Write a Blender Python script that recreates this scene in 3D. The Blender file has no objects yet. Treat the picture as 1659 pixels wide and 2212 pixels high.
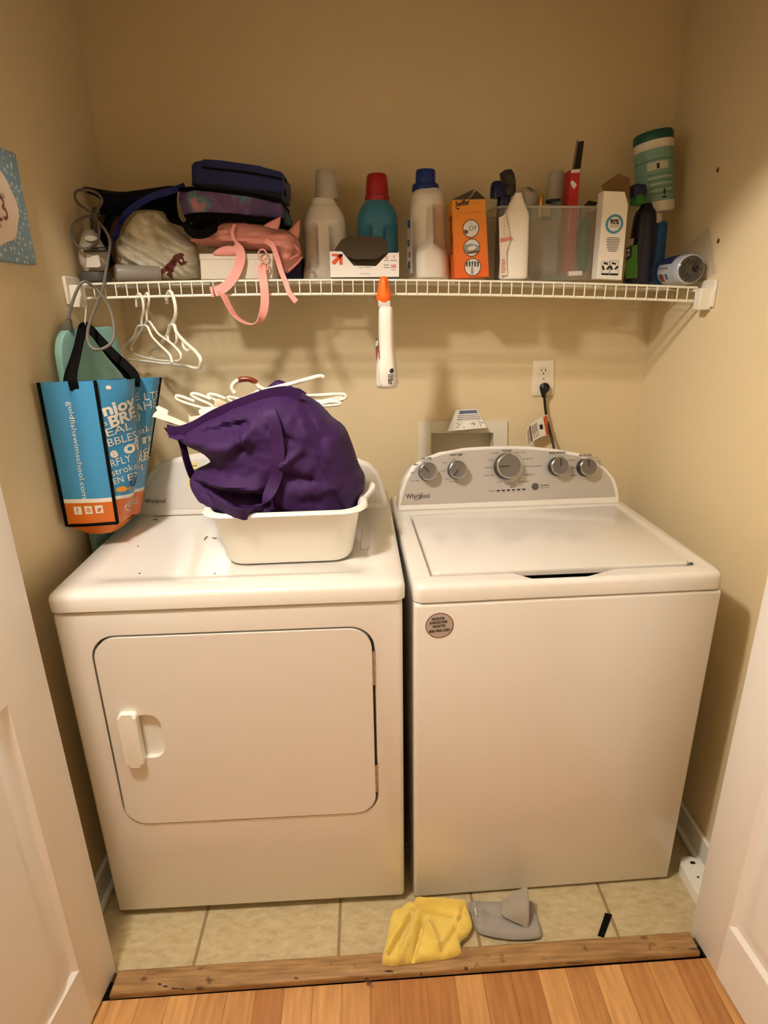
import bpy, bmesh, math, random
from mathutils import Vector, Matrix, noise
from mathutils.geometry import delaunay_2d_cdt
random.seed(7)
SC = bpy.context.scene
COL = SC.collection
V = Vector
R = math.radians

# ------------------------------------------------------------------ camera, light, exposure
CX, CY, CZ = -0.06129, -1.9694, 1.49393
PITCH, YAW, ROLL, FPX = -0.33588, -0.0273, -0.01698, 1288.758
IW, IH = 1659.0, 2212.0
cam_d = bpy.data.cameras.new('camera')
cam = bpy.data.objects.new('camera', cam_d)
COL.objects.link(cam)
cam_d.sensor_fit = 'VERTICAL'
cam_d.sensor_height = 24.0
cam_d.lens = 24.0 * FPX / IH
cam_d.clip_start = 0.02
CAMROT = (Matrix.Rotation(YAW, 3, 'Z') @ Matrix.Rotation(PITCH, 3, 'X') @ Matrix.Rotation(R(90), 3, 'X')
          @ Matrix.Rotation(ROLL, 3, 'Z'))
cam.matrix_world = Matrix.Translation((CX, CY, CZ)) @ CAMROT.to_4x4()
SC.camera = cam

SC.view_settings.view_transform = 'Standard'
SC.view_settings.look = 'None'
SC.view_settings.gamma = 1.0
SC.view_settings.use_curve_mapping = False
SC.view_settings.exposure = 0.66
SC.cycles.use_denoising = True
SC.cycles.max_bounces = 8
SC.cycles.transparent_max_bounces = 16
SC.cycles.caustics_reflective = False
SC.cycles.caustics_refractive = False

world = bpy.data.worlds.new('world')
SC.world = world
world.use_nodes = True
world.node_tree.nodes['Background'].inputs[0].default_value = (1.0, 0.72, 0.45, 1)
world.node_tree.nodes['Background'].inputs[1].default_value = 0.02

LIGHTCOL = (1.0, 0.94, 0.89)


def lamp(name, loc, energy, radius, color=LIGHTCOL):
    d = bpy.data.lights.new(name, 'POINT')
    d.energy = energy
    d.shadow_soft_size = radius
    d.color = color
    o = bpy.data.objects.new(name, d)
    COL.objects.link(o)
    o.location = loc
    return o


lamp('hall_ceiling_lamp', (-0.64, -1.39, 2.36), 50.0, 0.07)

# ------------------------------------------------------------------ pixels to points in the room
CAMP = V((CX, CY, CZ))


def ray(u, v):
    return CAMROT @ V(((u - IW / 2) / FPX, -(v - IH / 2) / FPX, -1.0))


def W(u, v, axis, val):
    d = ray(u, v)
    return CAMP + d * ((val - CAMP[axis]) / d[axis])


class Frame:
    """A flat face in the room: x along it, y up it, z out of it."""

    def __init__(self, o, yaw=0.0, tilt=0.0):
        self.M = Matrix.Translation(V(o)) @ Matrix.Rotation(yaw, 4, 'Z') @ Matrix.Rotation(R(90) - tilt, 4, 'X')
        self.I = self.M.inverted()

    @classmethod
    def axes(cls, o, x, y):
        f = cls.__new__(cls)
        x = V(x).normalized()
        z = x.cross(V(y)).normalized()
        y = z.cross(x)
        f.M = Matrix(((x[0], y[0], z[0], o[0]), (x[1], y[1], z[1], o[1]), (x[2], y[2], z[2], o[2]), (0, 0, 0, 1)))
        f.I = f.M.inverted()
        return f

    def px(self, u, v, z=0.0):
        o = self.I @ CAMP
        d = self.I.to_3x3() @ ray(u, v)
        t = (z - o[2]) / d[2]
        p = o + d * t
        return V((p[0], p[1], z))

    def w(self, x, y, z=0.0):
        return self.M @ V((x, y, z))


# ------------------------------------------------------------------ materials
def srgb(h):
    h = h.lstrip('#')
    c = [int(h[i:i + 2], 16) / 255 for i in (0, 2, 4)]
    return tuple((x / 12.92 if x <= 0.04045 else ((x + 0.055) / 1.055) ** 2.4) for x in c) + (1.0,)


MATS = {}


def mat(name, col, rough=0.5, metal=0.0, noise_amt=0.0, nscale=20.0, bump=0.0, bscale=200.0, coat=0.0, trans=0.0, alpha=1.0,
        sheen=0.0, ior=1.45, spec=0.5):
    if name in MATS:
        return MATS[name]
    m = bpy.data.materials.new(name)
    m.use_nodes = True
    nt = m.node_tree
    b = nt.nodes['Principled BSDF']
    c = srgb(col) if isinstance(col, str) else tuple(col) + (1.0,)
    b.inputs['Base Color'].default_value = c
    b.inputs['Roughness'].default_value = rough
    b.inputs['Metallic'].default_value = metal
    b.inputs['Coat Weight'].default_value = coat
    b.inputs['Coat Roughness'].default_value = 0.1
    b.inputs['Transmission Weight'].default_value = trans
    b.inputs['IOR'].default_value = ior
    b.inputs['Alpha'].default_value = alpha
    b.inputs['Sheen Weight'].default_value = sheen
    b.inputs['Specular IOR Level'].default_value = spec
    tc = nt.nodes.new('ShaderNodeTexCoord')
    if noise_amt > 0:
        n = nt.nodes.new('ShaderNodeTexNoise')
        n.inputs['Scale'].default_value = nscale
        n.inputs['Detail'].default_value = 5
        nt.links.new(tc.outputs['Object'], n.inputs['Vector'])
        mx = nt.nodes.new('ShaderNodeMix')
        mx.data_type = 'RGBA'
        mx.inputs[6].default_value = tuple(x * (1 - noise_amt) for x in c[:3]) + (1,)
        mx.inputs[7].default_value = tuple(min(1, x * (1 + noise_amt)) for x in c[:3]) + (1,)
        nt.links.new(n.outputs['Fac'], mx.inputs[0])
        nt.links.new(mx.outputs[2], b.inputs['Base Color'])
    if bump > 0:
        n2 = nt.nodes.new('ShaderNodeTexNoise')
        n2.inputs['Scale'].default_value = bscale
        n2.inputs['Detail'].default_value = 3
        nt.links.new(tc.outputs['Object'], n2.inputs['Vector'])
        bp = nt.nodes.new('ShaderNodeBump')
        bp.inputs['Strength'].default_value = bump
        bp.inputs['Distance'].default_value = 0.002
        nt.links.new(n2.outputs['Fac'], bp.inputs['Height'])
        nt.links.new(bp.outputs['Normal'], b.inputs['Normal'])
    MATS[name] = m
    return m


def glassy(name, col, opacity=0.25, rough=0.25):
    """Translucent plastic: part see-through, part cloudy surface."""
    m = bpy.data.materials.new(name)
    m.use_nodes = True
    nt = m.node_tree
    b = nt.nodes['Principled BSDF']
    b.inputs['Base Color'].default_value = srgb(col)
    b.inputs['Roughness'].default_value = rough
    t = nt.nodes.new('ShaderNodeBsdfTransparent')
    mx = nt.nodes.new('ShaderNodeMixShader')
    mx.inputs[0].default_value = opacity
    nt.links.new(t.outputs[0], mx.inputs[1])
    nt.links.new(b.outputs[0], mx.inputs[2])
    nt.links.new(mx.outputs[0], nt.nodes['Material Output'].inputs['Surface'])
    MATS[name] = m
    return m


WALL = mat('wall_paint', '#e2cfa6', 0.75, noise_amt=0.03, nscale=3, bump=0.12, bscale=260)
CEIL = mat('ceiling_paint', '#e0d6c0', 0.85)
TRIM = mat('trim_paint', '#ebe7de', 0.35)
DOORP = mat('door_paint', '#f1eeea', 0.38, bump=0.05, bscale=90)
ENAMEL = mat('white_enamel', '#e8e3db', 0.22, coat=0.8)
PLAST = mat('white_plastic', '#f0ede4', 0.35)
PLASTC = mat('cream_plastic', '#e9e1cd', 0.4)
SILVER = mat('silver_fascia', '#c0bdb8', 0.36, metal=0.45)
FASCIA = mat('pale_fascia', '#d6d3cc', 0.36, metal=0.15)
GREYP = mat('grey_print', '#5c5a58', 0.6)
DARK = mat('dark_rubber_and_shade', '#16140f', 0.6)  # also paints the shade inside the washer's finger slot
BLACK = mat('black_plastic', '#121212', 0.4)
CHROME = mat('chrome', '#c9c7c4', 0.15, metal=1.0)
KNOBF = mat('knob_face', '#77736f', 0.4, metal=0.6)
WIRE = mat('wire_coating', '#efe9d4', 0.4)
INK = mat('black_ink', '#1b1a1a', 0.6)
WHITEINK = mat('white_ink', '#f2f0ea', 0.5)
PAPER = mat('paper', '#eee8da', 0.7)
CARD = mat('white_card', '#efe9de', 0.55)
CARDIN = mat('grey_card', '#7b6f5d', 0.8)


# ------------------------------------------------------------------ mesh builder (all coordinates are room coordinates)
class MB:
    def __init__(self):
        self.v, self.f, self.m = [], [], []

    def add(self, vs, fs, m=0):
        o = len(self.v)
        self.v += [V(x) for x in vs]
        for f in fs:
            self.f.append([i + o for i in f])
            self.m.append(m)
        return o

    def bm(self, b, m=0, M=None):
        b.verts.ensure_lookup_table()
        b.verts.index_update()
        vs = [(M @ x.co) if M is not None else x.co.copy() for x in b.verts]
        self.add(vs, [[x.index for x in f.verts] for f in b.faces], m)
        b.free()

    def box(self, lo, hi, r=0.0, seg=2, M=None, m=0):
        b = bmesh.new()
        bmesh.ops.create_cube(b, size=1.0)
        c = (V(lo) + V(hi)) / 2
        s = V(hi) - V(lo)
        for x in b.verts:
            x.co = V((x.co[0] * s[0] + c[0], x.co[1] * s[1] + c[1], x.co[2] * s[2] + c[2]))
        if r > 0:
            bmesh.ops.bevel(b, geom=b.edges[:], offset=r, segments=seg, profile=0.5, affect='EDGES')
        self.bm(b, m, M)

    def prism(self, pts, z0, z1, M, m=0, r=0.0, seg=2, r_front_only=True):
        """2D outline (counter-clockwise) extruded along local z."""
        b = bmesh.new()
        lo = [b.verts.new((p[0], p[1], z0)) for p in pts]
        hi = [b.verts.new((p[0], p[1], z1)) for p in pts]
        n = len(pts)
        b.faces.new(list(reversed(lo)))
        top = b.faces.new(hi)
        for i in range(n):
            b.faces.new((lo[i], lo[(i + 1) % n], hi[(i + 1) % n], hi[i]))
        if r > 0:
            es = list(top.edges)
            bmesh.ops.bevel(b, geom=es, offset=r, segments=seg, profile=0.5, affect='EDGES')
        bmesh.ops.recalc_face_normals(b, faces=b.faces[:])
        self.bm(b, m, M)

    def poly(self, pts, M, z=0.0, m=0):
        self.add([M @ V((p[0], p[1], z)) for p in pts], [list(range(len(pts)))], m)

    def loft(self, rings, m=0, cap=(True, True), closed=False):
        n = len(rings[0])
        vs = [p for r in rings for p in r]
        fs = []
        k = len(rings)
        for i in range(k if closed else k - 1):
            a, c = i * n, ((i + 1) % k) * n
            for j in range(n):
                fs.append([a + j, a + (j + 1) % n, c + (j + 1) % n, c + j])
        if cap[0] and not closed:
            fs.append(list(reversed(range(n))))
        if cap[1] and not closed:
            fs.append([(k - 1) * n + j for j in range(n)])
        self.add(vs, fs, m)

    def tube(self, pts, r, n=8, m=0, closed=False, smooth=0):
        pts = [V(p) for p in pts]
        if smooth:
            pts = spline(pts, smooth, closed)
        rr = r if isinstance(r, (list, tuple)) else None
        k = len(pts)
        rings = []
        prev = None
        for i, p in enumerate(pts):
            if closed:
                t = pts[(i + 1) % k] - pts[i - 1]
            else:
                t = pts[min(i + 1, k - 1)] - pts[max(i - 1, 0)]
            t = t.normalized() if t.length > 1e-9 else V((0, 0, 1))
            if prev is None:
                a = V((0, 0, 1)) if abs(t[2]) < 0.9 else V((1, 0, 0))
                nrm = (a - t * a.dot(t)).normalized()
            else:
                nrm = prev - t * prev.dot(t)
                nrm = nrm.normalized() if nrm.length > 1e-6 else prev
            prev = nrm
            bn = t.cross(nrm)
            q = r if rr is None else rr[0] + (rr[1] - rr[0]) * i / (k - 1)
            rings.append([p + (nrm * math.cos(2 * math.pi * j / n) + bn * math.sin(2 * math.pi * j / n)) * q for j in range(n)])
        self.loft(rings, m, closed=closed)

    def strap(self, pts, side, w, t, m=0, smooth=0):
        """Flat webbing of width w and thickness t; side is one direction or one per point."""
        pts = [V(p) for p in pts]
        if isinstance(side[0], (int, float)):
            side = [V(side)] * len(pts)
        else:
            side = [V(s) for s in side]
        if smooth:
            side = spline(side, smooth)
            pts = spline(pts, smooth)
        k = len(pts)
        rings = []
        for i, p in enumerate(pts):
            tn = (pts[min(i + 1, k - 1)] - pts[max(i - 1, 0)]).normalized()
            s = side[i] - tn * side[i].dot(tn)
            s = s.normalized() if s.length > 1e-6 else V((1, 0, 0))
            nn = tn.cross(s).normalized()
            rings.append([p + s * w / 2 + nn * t / 2, p - s * w / 2 + nn * t / 2, p - s * w / 2 - nn * t / 2, p + s * w / 2 - nn * t / 2])
        self.loft(rings, m)

    def lathe(self, prof, M, n=32, m=0, cap=(True, True)):
        rings = [[M @ V((r * math.cos(2 * math.pi * j / n), r * math.sin(2 * math.pi * j / n), z)) for j in range(n)] for r, z in prof]
        self.loft(rings, m, cap)

    def sheet(self, fn, nu, nv, m=0, thick=0.0, flip=False):
        """Surface fn(s,t) for s,t in 0..1, with a real thickness."""
        P = [[V(fn(i / nu, j / nv)) for i in range(nu + 1)] for j in range(nv + 1)]
        vs = [p for row in P for p in row]
        N = nu + 1
        fs = [[j * N + i, j * N + i + 1, (j + 1) * N + i + 1, (j + 1) * N + i] for j in range(nv) for i in range(nu)]
        if thick <= 0:
            self.add(vs, fs, m)
            return
        nr = [V((0, 0, 0)) for _ in vs]
        for f in fs:
            q = (vs[f[1]] - vs[f[0]]).cross(vs[f[3]] - vs[f[0]])
            for i in f:
                nr[i] += q
        back = [p - (n_.normalized() if n_.length > 1e-12 else V((0, 0, 1))) * thick for p, n_ in zip(vs, nr)]
        o = len(vs)
        allf = fs + [[i + o for i in reversed(f)] for f in fs]
        rim = [i for i in range(N)] + [j * N + nu for j in range(1, nv + 1)] + [nv * N + i for i in range(nu - 1, -1, -1)] + [j * N for j in range(nv - 1, 0, -1)]
        for a in range(len(rim)):
            p, q = rim[a], rim[(a + 1) % len(rim)]
            allf.append([q, p, p + o, q + o])
        self.add(vs + back, allf, m)

    # ---- lettering and marks on a flat face
    def text(self, body, P0, P1, h, M, z=0.0006, m=0, bold=0.0):
        """Lettering on the face M from local point P0 to P1 (baseline), h high."""
        cu = bpy.data.curves.new('t', 'FONT')
        cu.body = body
        cu.resolution_u = 2
        cu.offset = bold
        ob = bpy.data.objects.new('t', cu)
        me = bpy.data.meshes.new_from_object(ob)
        if not me.vertices:
            return
        xs = [q.co.x for q in me.vertices]
        ys = [q.co.y for q in me.vertices]
        x0, x1 = min(xs), max(xs)
        y0, y1 = 0.0, 0.7
        d = V((P1[0] - P0[0], P1[1] - P0[1], 0))
        n = V((-d[1], d[0], 0)).normalized()
        vs = []
        for q in me.vertices:
            a = (q.co.x - x0) / max(1e-6, x1 - x0)
            bb = (q.co.y - y0) / (y1 - y0)
            vs.append(M @ (V((P0[0], P0[1], z)) + d * a + n * (bb * h)))
        self.add(vs, [list(p.vertices) for p in me.polygons], m)
        bpy.data.objects.remove(ob)
        bpy.data.curves.remove(cu)
        bpy.data.meshes.remove(me)

    def tpx(self, F, body, a, b, hpx, m=0, z=0.0006, bold=0.0):
        """Lettering whose baseline runs between two photo pixels on face F."""
        A, B = F.px(*a), F.px(*b)
        s = (B - A).length / math.hypot(b[0] - a[0], b[1] - a[1])
        self.text(body, A, B, hpx * s, F.M, z, m, bold)

    def qpx(self, F, pts, m=0, z=0.0005):
        P = [F.px(*p) for p in pts]
        area = sum(P[i][0] * P[(i + 1) % len(P)][1] - P[(i + 1) % len(P)][0] * P[i][1] for i in range(len(P)))
        if area < 0:
            P.reverse()
        self.poly(P, F.M, z, m)

    def ppx(self, F, pts, z0, z1, m=0, r=0.0, seg=2):
        P = [F.px(*p) for p in pts]
        area = sum(P[i][0] * P[(i + 1) % len(P)][1] - P[(i + 1) % len(P)][0] * P[i][1] for i in range(len(P)))
        if area < 0:
            P.reverse()
        self.prism(P, z0, z1, F.M, m, r, seg)

    def ringpx(self, F, c, r, w, m=0, z=0.0007, n=40, sq=1.0):
        """Flat ring of radius r (pixels), width w."""
        C = F.px(*c)
        s = (F.px(c[0] + 1, c[1]) - C).length
        vs, fs = [], []
        for i in range(n):
            a = 2 * math.pi * i / n
            for q in (r, r - w):
                vs.append(F.M @ V((C[0] + q * s * math.cos(a), C[1] + q * s * sq * math.sin(a), z)))
        for i in range(n):
            j = (i + 1) % n
            fs.append([2 * i, 2 * j, 2 * j + 1, 2 * i + 1])
        self.add(vs, fs, m)

    def discpx(self, F, c, r, m=0, z=0.0006, n=32):
        C = F.px(*c)
        s = (F.px(c[0] + 1, c[1]) - C).length
        self.poly([(C[0] + r * s * math.cos(2 * math.pi * i / n), C[1] + r * s * math.sin(2 * math.pi * i / n)) for i in range(n)], F.M, z, m)

    def build(self, name, mats, parent=None, angle=40, flat=False):
        me = bpy.data.meshes.new(name)
        vs = self.v
        org = V((0, 0, 0))
        if parent is not None:
            inv = WM[parent.name].inverted()
            vs = [inv @ q for q in vs]
        else:
            xs, ys, zs_ = [q[0] for q in vs], [q[1] for q in vs], [q[2] for q in vs]
            org = V(((min(xs) + max(xs)) / 2, (min(ys) + max(ys)) / 2, min(zs_)))
            vs = [q - org for q in vs]
        me.from_pydata([tuple(q) for q in vs], [], self.f)
        if not isinstance(mats, (list, tuple)):
            mats = [mats]
        for q in mats:
            me.materials.append(q)
        for p, i in zip(me.polygons, self.m):
            p.material_index = i
            p.use_smooth = not flat
        me.validate()
        me.update()
        if not flat:
            me.set_sharp_from_angle(angle=R(angle))
        o = bpy.data.objects.new(name, me)
        COL.objects.link(o)
        if parent is not None:
            o.parent = parent
            WM[o.name] = WM[parent.name].copy()
        else:
            o.location = org
            WM[o.name] = Matrix.Translation(org)
        return o


WM = {}


def tag(o, label, cat=None, group=None, kind=None):
    if label:
        o['label'] = label
    if cat:
        o['category'] = cat
    if group:
        o['group'] = group
    if kind:
        o['kind'] = kind
    return o


def thing(name, label, cat, loc=(0, 0, 0), rotz=0.0, group=None):
    o = bpy.data.objects.new(name, None)
    o.empty_display_size = 0.05
    COL.objects.link(o)
    o.location = loc
    o.rotation_euler = (0, 0, rotz)
    WM[o.name] = Matrix.Translation(V(loc)) @ Matrix.Rotation(rotz, 4, 'Z')
    return tag(o, label, cat, group)


def spline(pts, k, closed=False):
    pts = [V(p) for p in pts]
    n = len(pts)
    out = []
    rng = n if closed else n - 1
    for i in range(rng):
        if closed:
            p0, p1, p2, p3 = pts[i - 1], pts[i], pts[(i + 1) % n], pts[(i + 2) % n]
        else:
            p0, p1, p2, p3 = pts[max(i - 1, 0)], pts[i], pts[i + 1], pts[min(i + 2, n - 1)]
        for j in range(k):
            t = j / k
            out.append(0.5 * ((2 * p1) + (p2 - p0) * t + (2 * p0 - 5 * p1 + 4 * p2 - p3) * t * t + (3 * p1 - p0 - 3 * p2 + p3) * t ** 3))
    if not closed:
        out.append(pts[-1])
    return out


def mono(pts, k):
    """Smooth curve through the points that never overshoots them."""
    n = len(pts)
    ms = []
    for i in range(n):
        m = V((0, 0, 0))
        if 0 < i < n - 1:
            for c in range(3):
                a, b = pts[i][c] - pts[i - 1][c], pts[i + 1][c] - pts[i][c]
                m[c] = 2 * a * b / (a + b) if a * b > 0 else 0.0
        else:
            m = (pts[1] - pts[0]) if i == 0 else (pts[-1] - pts[-2])
        ms.append(m)
    out = []
    for i in range(n - 1):
        for j in range(k):
            t = j / k
            t2, t3 = t * t, t ** 3
            out.append(pts[i] * (2 * t3 - 3 * t2 + 1) + ms[i] * (t3 - 2 * t2 + t) + pts[i + 1] * (-2 * t3 + 3 * t2) + ms[i + 1] * (t3 - t2))
    out.append(pts[-1].copy())
    return out


def rrect(x0, y0, x1, y1, r, n=6):
    out = []
    for cx, cy, a0 in ((x1 - r, y1 - r, 0), (x0 + r, y1 - r, 90), (x0 + r, y0 + r, 180), (x1 - r, y0 + r, 270)):
        for i in range(n + 1):
            a = R(a0 + 90 * i / n)
            out.append((cx + r * math.cos(a), cy + r * math.sin(a)))
    return out


def cut(o, cutter_mb):
    """Carve a hollow out of a mesh, then forget the cutter."""
    c = cutter_mb.build('cutter', [ENAMEL])
    c.location = (0, 0, 0)
    M = WM[c.name]
    c.data.transform(WM[o.name].inverted() @ M)
    c.matrix_world = o.matrix_world if o.parent is None else Matrix()
    c.parent = o.parent
    if o.parent is None:
        c.location = o.location
        c.rotation_euler = o.rotation_euler
    md = o.modifiers.new('hollow', 'BOOLEAN')
    md.operation = 'DIFFERENCE'
    md.solver = 'EXACT'
    md.object = c
    dg = bpy.context.evaluated_depsgraph_get()
    dg.update()
    me = bpy.data.meshes.new_from_object(o.evaluated_get(dg))
    o.modifiers.remove(md)
    old = o.data
    o.data = me
    bpy.data.meshes.remove(old)
    me.set_sharp_from_angle(angle=R(40))
    bpy.data.objects.remove(c)


def segd(u, v, a, b):
    ax, ay, bx, by = a[0], a[1], b[0], b[1]
    dx, dy = bx - ax, by - ay
    t = max(0, min(1, ((u - ax) * dx + (v - ay) * dy) / (dx * dx + dy * dy + 1e-9)))
    return math.hypot(u - ax - dx * t, v - ay - dy * t)


def puff(mb, poly, axis, val, front, back, rad, res, fold=None, m=0, smooth=3, sgn=None, matfn=None):
    """A soft body: an outline lying in the plane axis=val, swelling to both sides, with folds on the near side."""
    pts = [V((p[0], p[1], 0)) for p in poly]
    if smooth:
        pts = spline(pts, smooth, True)
    b = []
    for i, p in enumerate(pts):
        q = pts[(i + 1) % len(pts)]
        k = max(1, int(round((q - p).length / res)))
        for j in range(k):
            b.append(p.lerp(q, j / k))
    n = len(b)
    us = [p[0] for p in b]
    vs_ = [p[1] for p in b]

    def inside(u, v):
        c = False
        j = n - 1
        for i in range(n):
            if (vs_[i] > v) != (vs_[j] > v) and u < (us[j] - us[i]) * (v - vs_[i]) / (vs_[j] - vs_[i]) + us[i]:
                c = not c
            j = i
        return c

    def edge(u, v):
        return min(segd(u, v, b[i], b[(i + 1) % n]) for i in range(n))
    P = [(p[0], p[1]) for p in b]
    D = [0.0] * n
    y = min(vs_)
    row = 0
    while y < max(vs_):
        x = min(us) + (res / 2 if row % 2 else 0)
        while x < max(us):
            if inside(x, y):
                d = edge(x, y)
                if d > res * 0.55:
                    P.append((x, y))
                    D.append(d)
            x += res
        y += res * 0.87
        row += 1
    r = delaunay_2d_cdt([V((p[0], p[1])) for p in P], [(i, (i + 1) % n) for i in range(n)], [], 1, 1e-6)
    vv, tri, orig = r[0], r[2], r[3]
    DD = []
    for i, q in enumerate(vv):
        o = orig[i]
        DD.append(D[o[0]] if o else 0.0)
    if sgn is None:
        sgn = -1.0 if axis == 1 else 1.0
    base = [W(q[0], q[1], axis, val) for q in vv]
    F_, B_ = [], []
    for i, q in enumerate(vv):
        t = min(1.0, DD[i] / rad)
        h = math.sqrt(max(0, 1 - (1 - t) ** 2))
        f = fold(q[0], q[1]) if fold else 0.0
        w = min(1.0, DD[i] / (res * 1.5))
        a = base[i].copy()
        a[axis] += sgn * max(front * h + f * w, 0.12 * front * h)
        a[0] = max(a[0], -0.802)
        F_.append(a)
        c = base[i].copy()
        c[axis] -= sgn * back * h
        c[0] = max(c[0], -0.802)
        B_.append(c)
    # orientation
    vs = list(F_)
    idx = {}
    for i in range(len(vv)):
        if DD[i] <= 0:
            idx[i] = i
        else:
            idx[i] = len(vs)
            vs.append(B_[i])
    t0 = tri[0]
    nn = (F_[t0[1]] - F_[t0[0]]).cross(F_[t0[2]] - F_[t0[0]])
    flip = nn.dot(CAMP - F_[t0[0]]) < 0
    o = mb.add(vs, [])
    for t in tri:
        ft = list(reversed(t)) if flip else list(t)
        mi = m
        if matfn:
            cu = sum(vv[k][0] for k in t) / 3
            cv = sum(vv[k][1] for k in t) / 3
            mi = matfn(cu, cv)
        mb.f.append([k + o for k in ft])
        mb.m.append(mi)
        mb.f.append([idx[k] + o for k in reversed(ft)])
        mb.m.append(m)


def zs(x):
    """Height of the wire shelf's deck, which sags to the right."""
    xs, z = (-0.78, 0.031, 0.8), (1.556, 1.554, 1.525)
    s = 0
    for i in range(3):
        t = z[i]
        for j in range(3):
            if j != i:
                t *= (x - xs[j]) / (xs[i] - xs[j])
        s += t
    return s + 0.003


def pscale(u, v, y):
    return (W(u + 1, v, 1, y) - W(u, v, 1, y)).length


def flask(mb, u0, y, prof, dep=None, n=40, k=6, exp=2.6, m=0, zb=None, push=None, lean=0.0, yaw=0.0):
    """A moulded bottle from its outline: prof = [(v pixel, half width in pixels, depth ratio)], top to bottom."""
    ps = []
    for q in prof:
        p = W(u0 + (q[3] if len(q) > 3 else 0), q[0], 1, y)
        s = pscale(u0, q[0], y)
        ps.append(V((p[2], q[1] * s, q[1] * s * q[2])))
    ps = list(reversed(ps))
    x0 = W(u0, prof[-1][0], 1, y)[0]
    if zb is not None:
        dz = zb - ps[0][0]
        top = ps[-1][0]
        for p in ps:
            p[0] += dz * (top - p[0]) / (top - (zb - dz))
    sm = mono(ps, k)
    rings = []
    z0, z1 = sm[0][0], sm[-1][0]
    for p in sm:
        ring = []
        for j in range(n):
            a = 2 * math.pi * j / n
            ca, sa = math.cos(a), math.sin(a)
            ex = 2 / exp
            lx = p[1] * math.copysign(abs(ca) ** ex, ca)
            ly = p[2] * math.copysign(abs(sa) ** ex, sa)
            tz = (p[0] - z0) / (z1 - z0)
            if push:
                lx, ly = push(lx, ly, tz, p[1], p[2])
            c, s = math.cos(yaw), math.sin(yaw)
            ring.append(V((x0 + lean * (p[0] - z0) + c * lx - s * ly, y + s * lx + c * ly, p[0])))
        rings.append(ring)
    mb.loft(rings, m)
    return x0, z0, z1


def sst(a, b, x):
    t = max(0, min(1, (x - a) / (b - a)))
    return t * t * (3 - 2 * t)


# ================================================================== THE ROOM
XL, XR = -0.806, 0.851
ZC = 2.44
YF = -0.905        # inner face of the front wall, with the door opening
HX0, HX1, HY0 = -1.7, 1.7, -3.6


def struct(name, mb, mats, **k):
    return tag(mb.build(name, mats, **k), None, kind='structure')


def tile_material():
    m = bpy.data.materials.new('floor_tile')
    m.use_nodes = True
    nt = m.node_tree
    b = nt.nodes['Principled BSDF']
    b.inputs['Roughness'].default_value = 0.5
    geo = nt.nodes.new('ShaderNodeNewGeometry')
    mp = nt.nodes.new('ShaderNodeMapping')
    mp.inputs['Location'].default_value = (0.510, 0.63, 0)
    nt.links.new(geo.outputs['Position'], mp.inputs['Vector'])
    br = nt.nodes.new('ShaderNodeTexBrick')
    br.offset = 0.0
    br.inputs['Scale'].default_value = 1.0
    br.inputs['Brick Width'].default_value = 0.3475
    br.inputs['Row Height'].default_value = 0.3475
    br.inputs['Mortar Size'].default_value = 0.0042
    br.inputs['Mortar Smooth'].default_value = 0.15
    nt.links.new(mp.outputs[0], br.inputs['Vector'])
    n = nt.nodes.new('ShaderNodeTexNoise')
    n.inputs['Scale'].default_value = 26
    n.inputs['Detail'].default_value = 8
    n.inputs['Roughness'].default_value = 0.7
    mp2 = nt.nodes.new('ShaderNodeMapping')
    mp2.inputs['Rotation'].default_value = (0, 0, 0.9)
    mp2.inputs['Scale'].default_value = (1, 2.2, 1)
    nt.links.new(geo.outputs['Position'], mp2.inputs['Vector'])
    nt.links.new(mp2.outputs[0], n.inputs['Vector'])
    cr = nt.nodes.new('ShaderNodeValToRGB')
    cr.color_ramp.elements[0].position = 0.3
    cr.color_ramp.elements[0].color = srgb('#a8956d')
    cr.color_ramp.elements[1].position = 0.7
    cr.color_ramp.elements[1].color = srgb('#cdbf9a')
    nt.links.new(n.outputs['Fac'], cr.inputs[0])
    nt.links.new(cr.outputs[0], br.inputs['Color1'])
    nt.links.new(cr.outputs[0], br.inputs['Color2'])
    br.inputs['Mortar'].default_value = srgb('#8d7a58')
    nt.links.new(br.outputs['Color'], b.inputs['Base Color'])
    bp = nt.nodes.new('ShaderNodeBump')
    bp.inputs['Strength'].default_value = 0.5
    bp.inputs['Distance'].default_value = 0.003
    bp.invert = True
    nt.links.new(br.outputs['Fac'], bp.inputs['Height'])
    nt.links.new(bp.outputs[0], b.inputs['Normal'])
    return m


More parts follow.
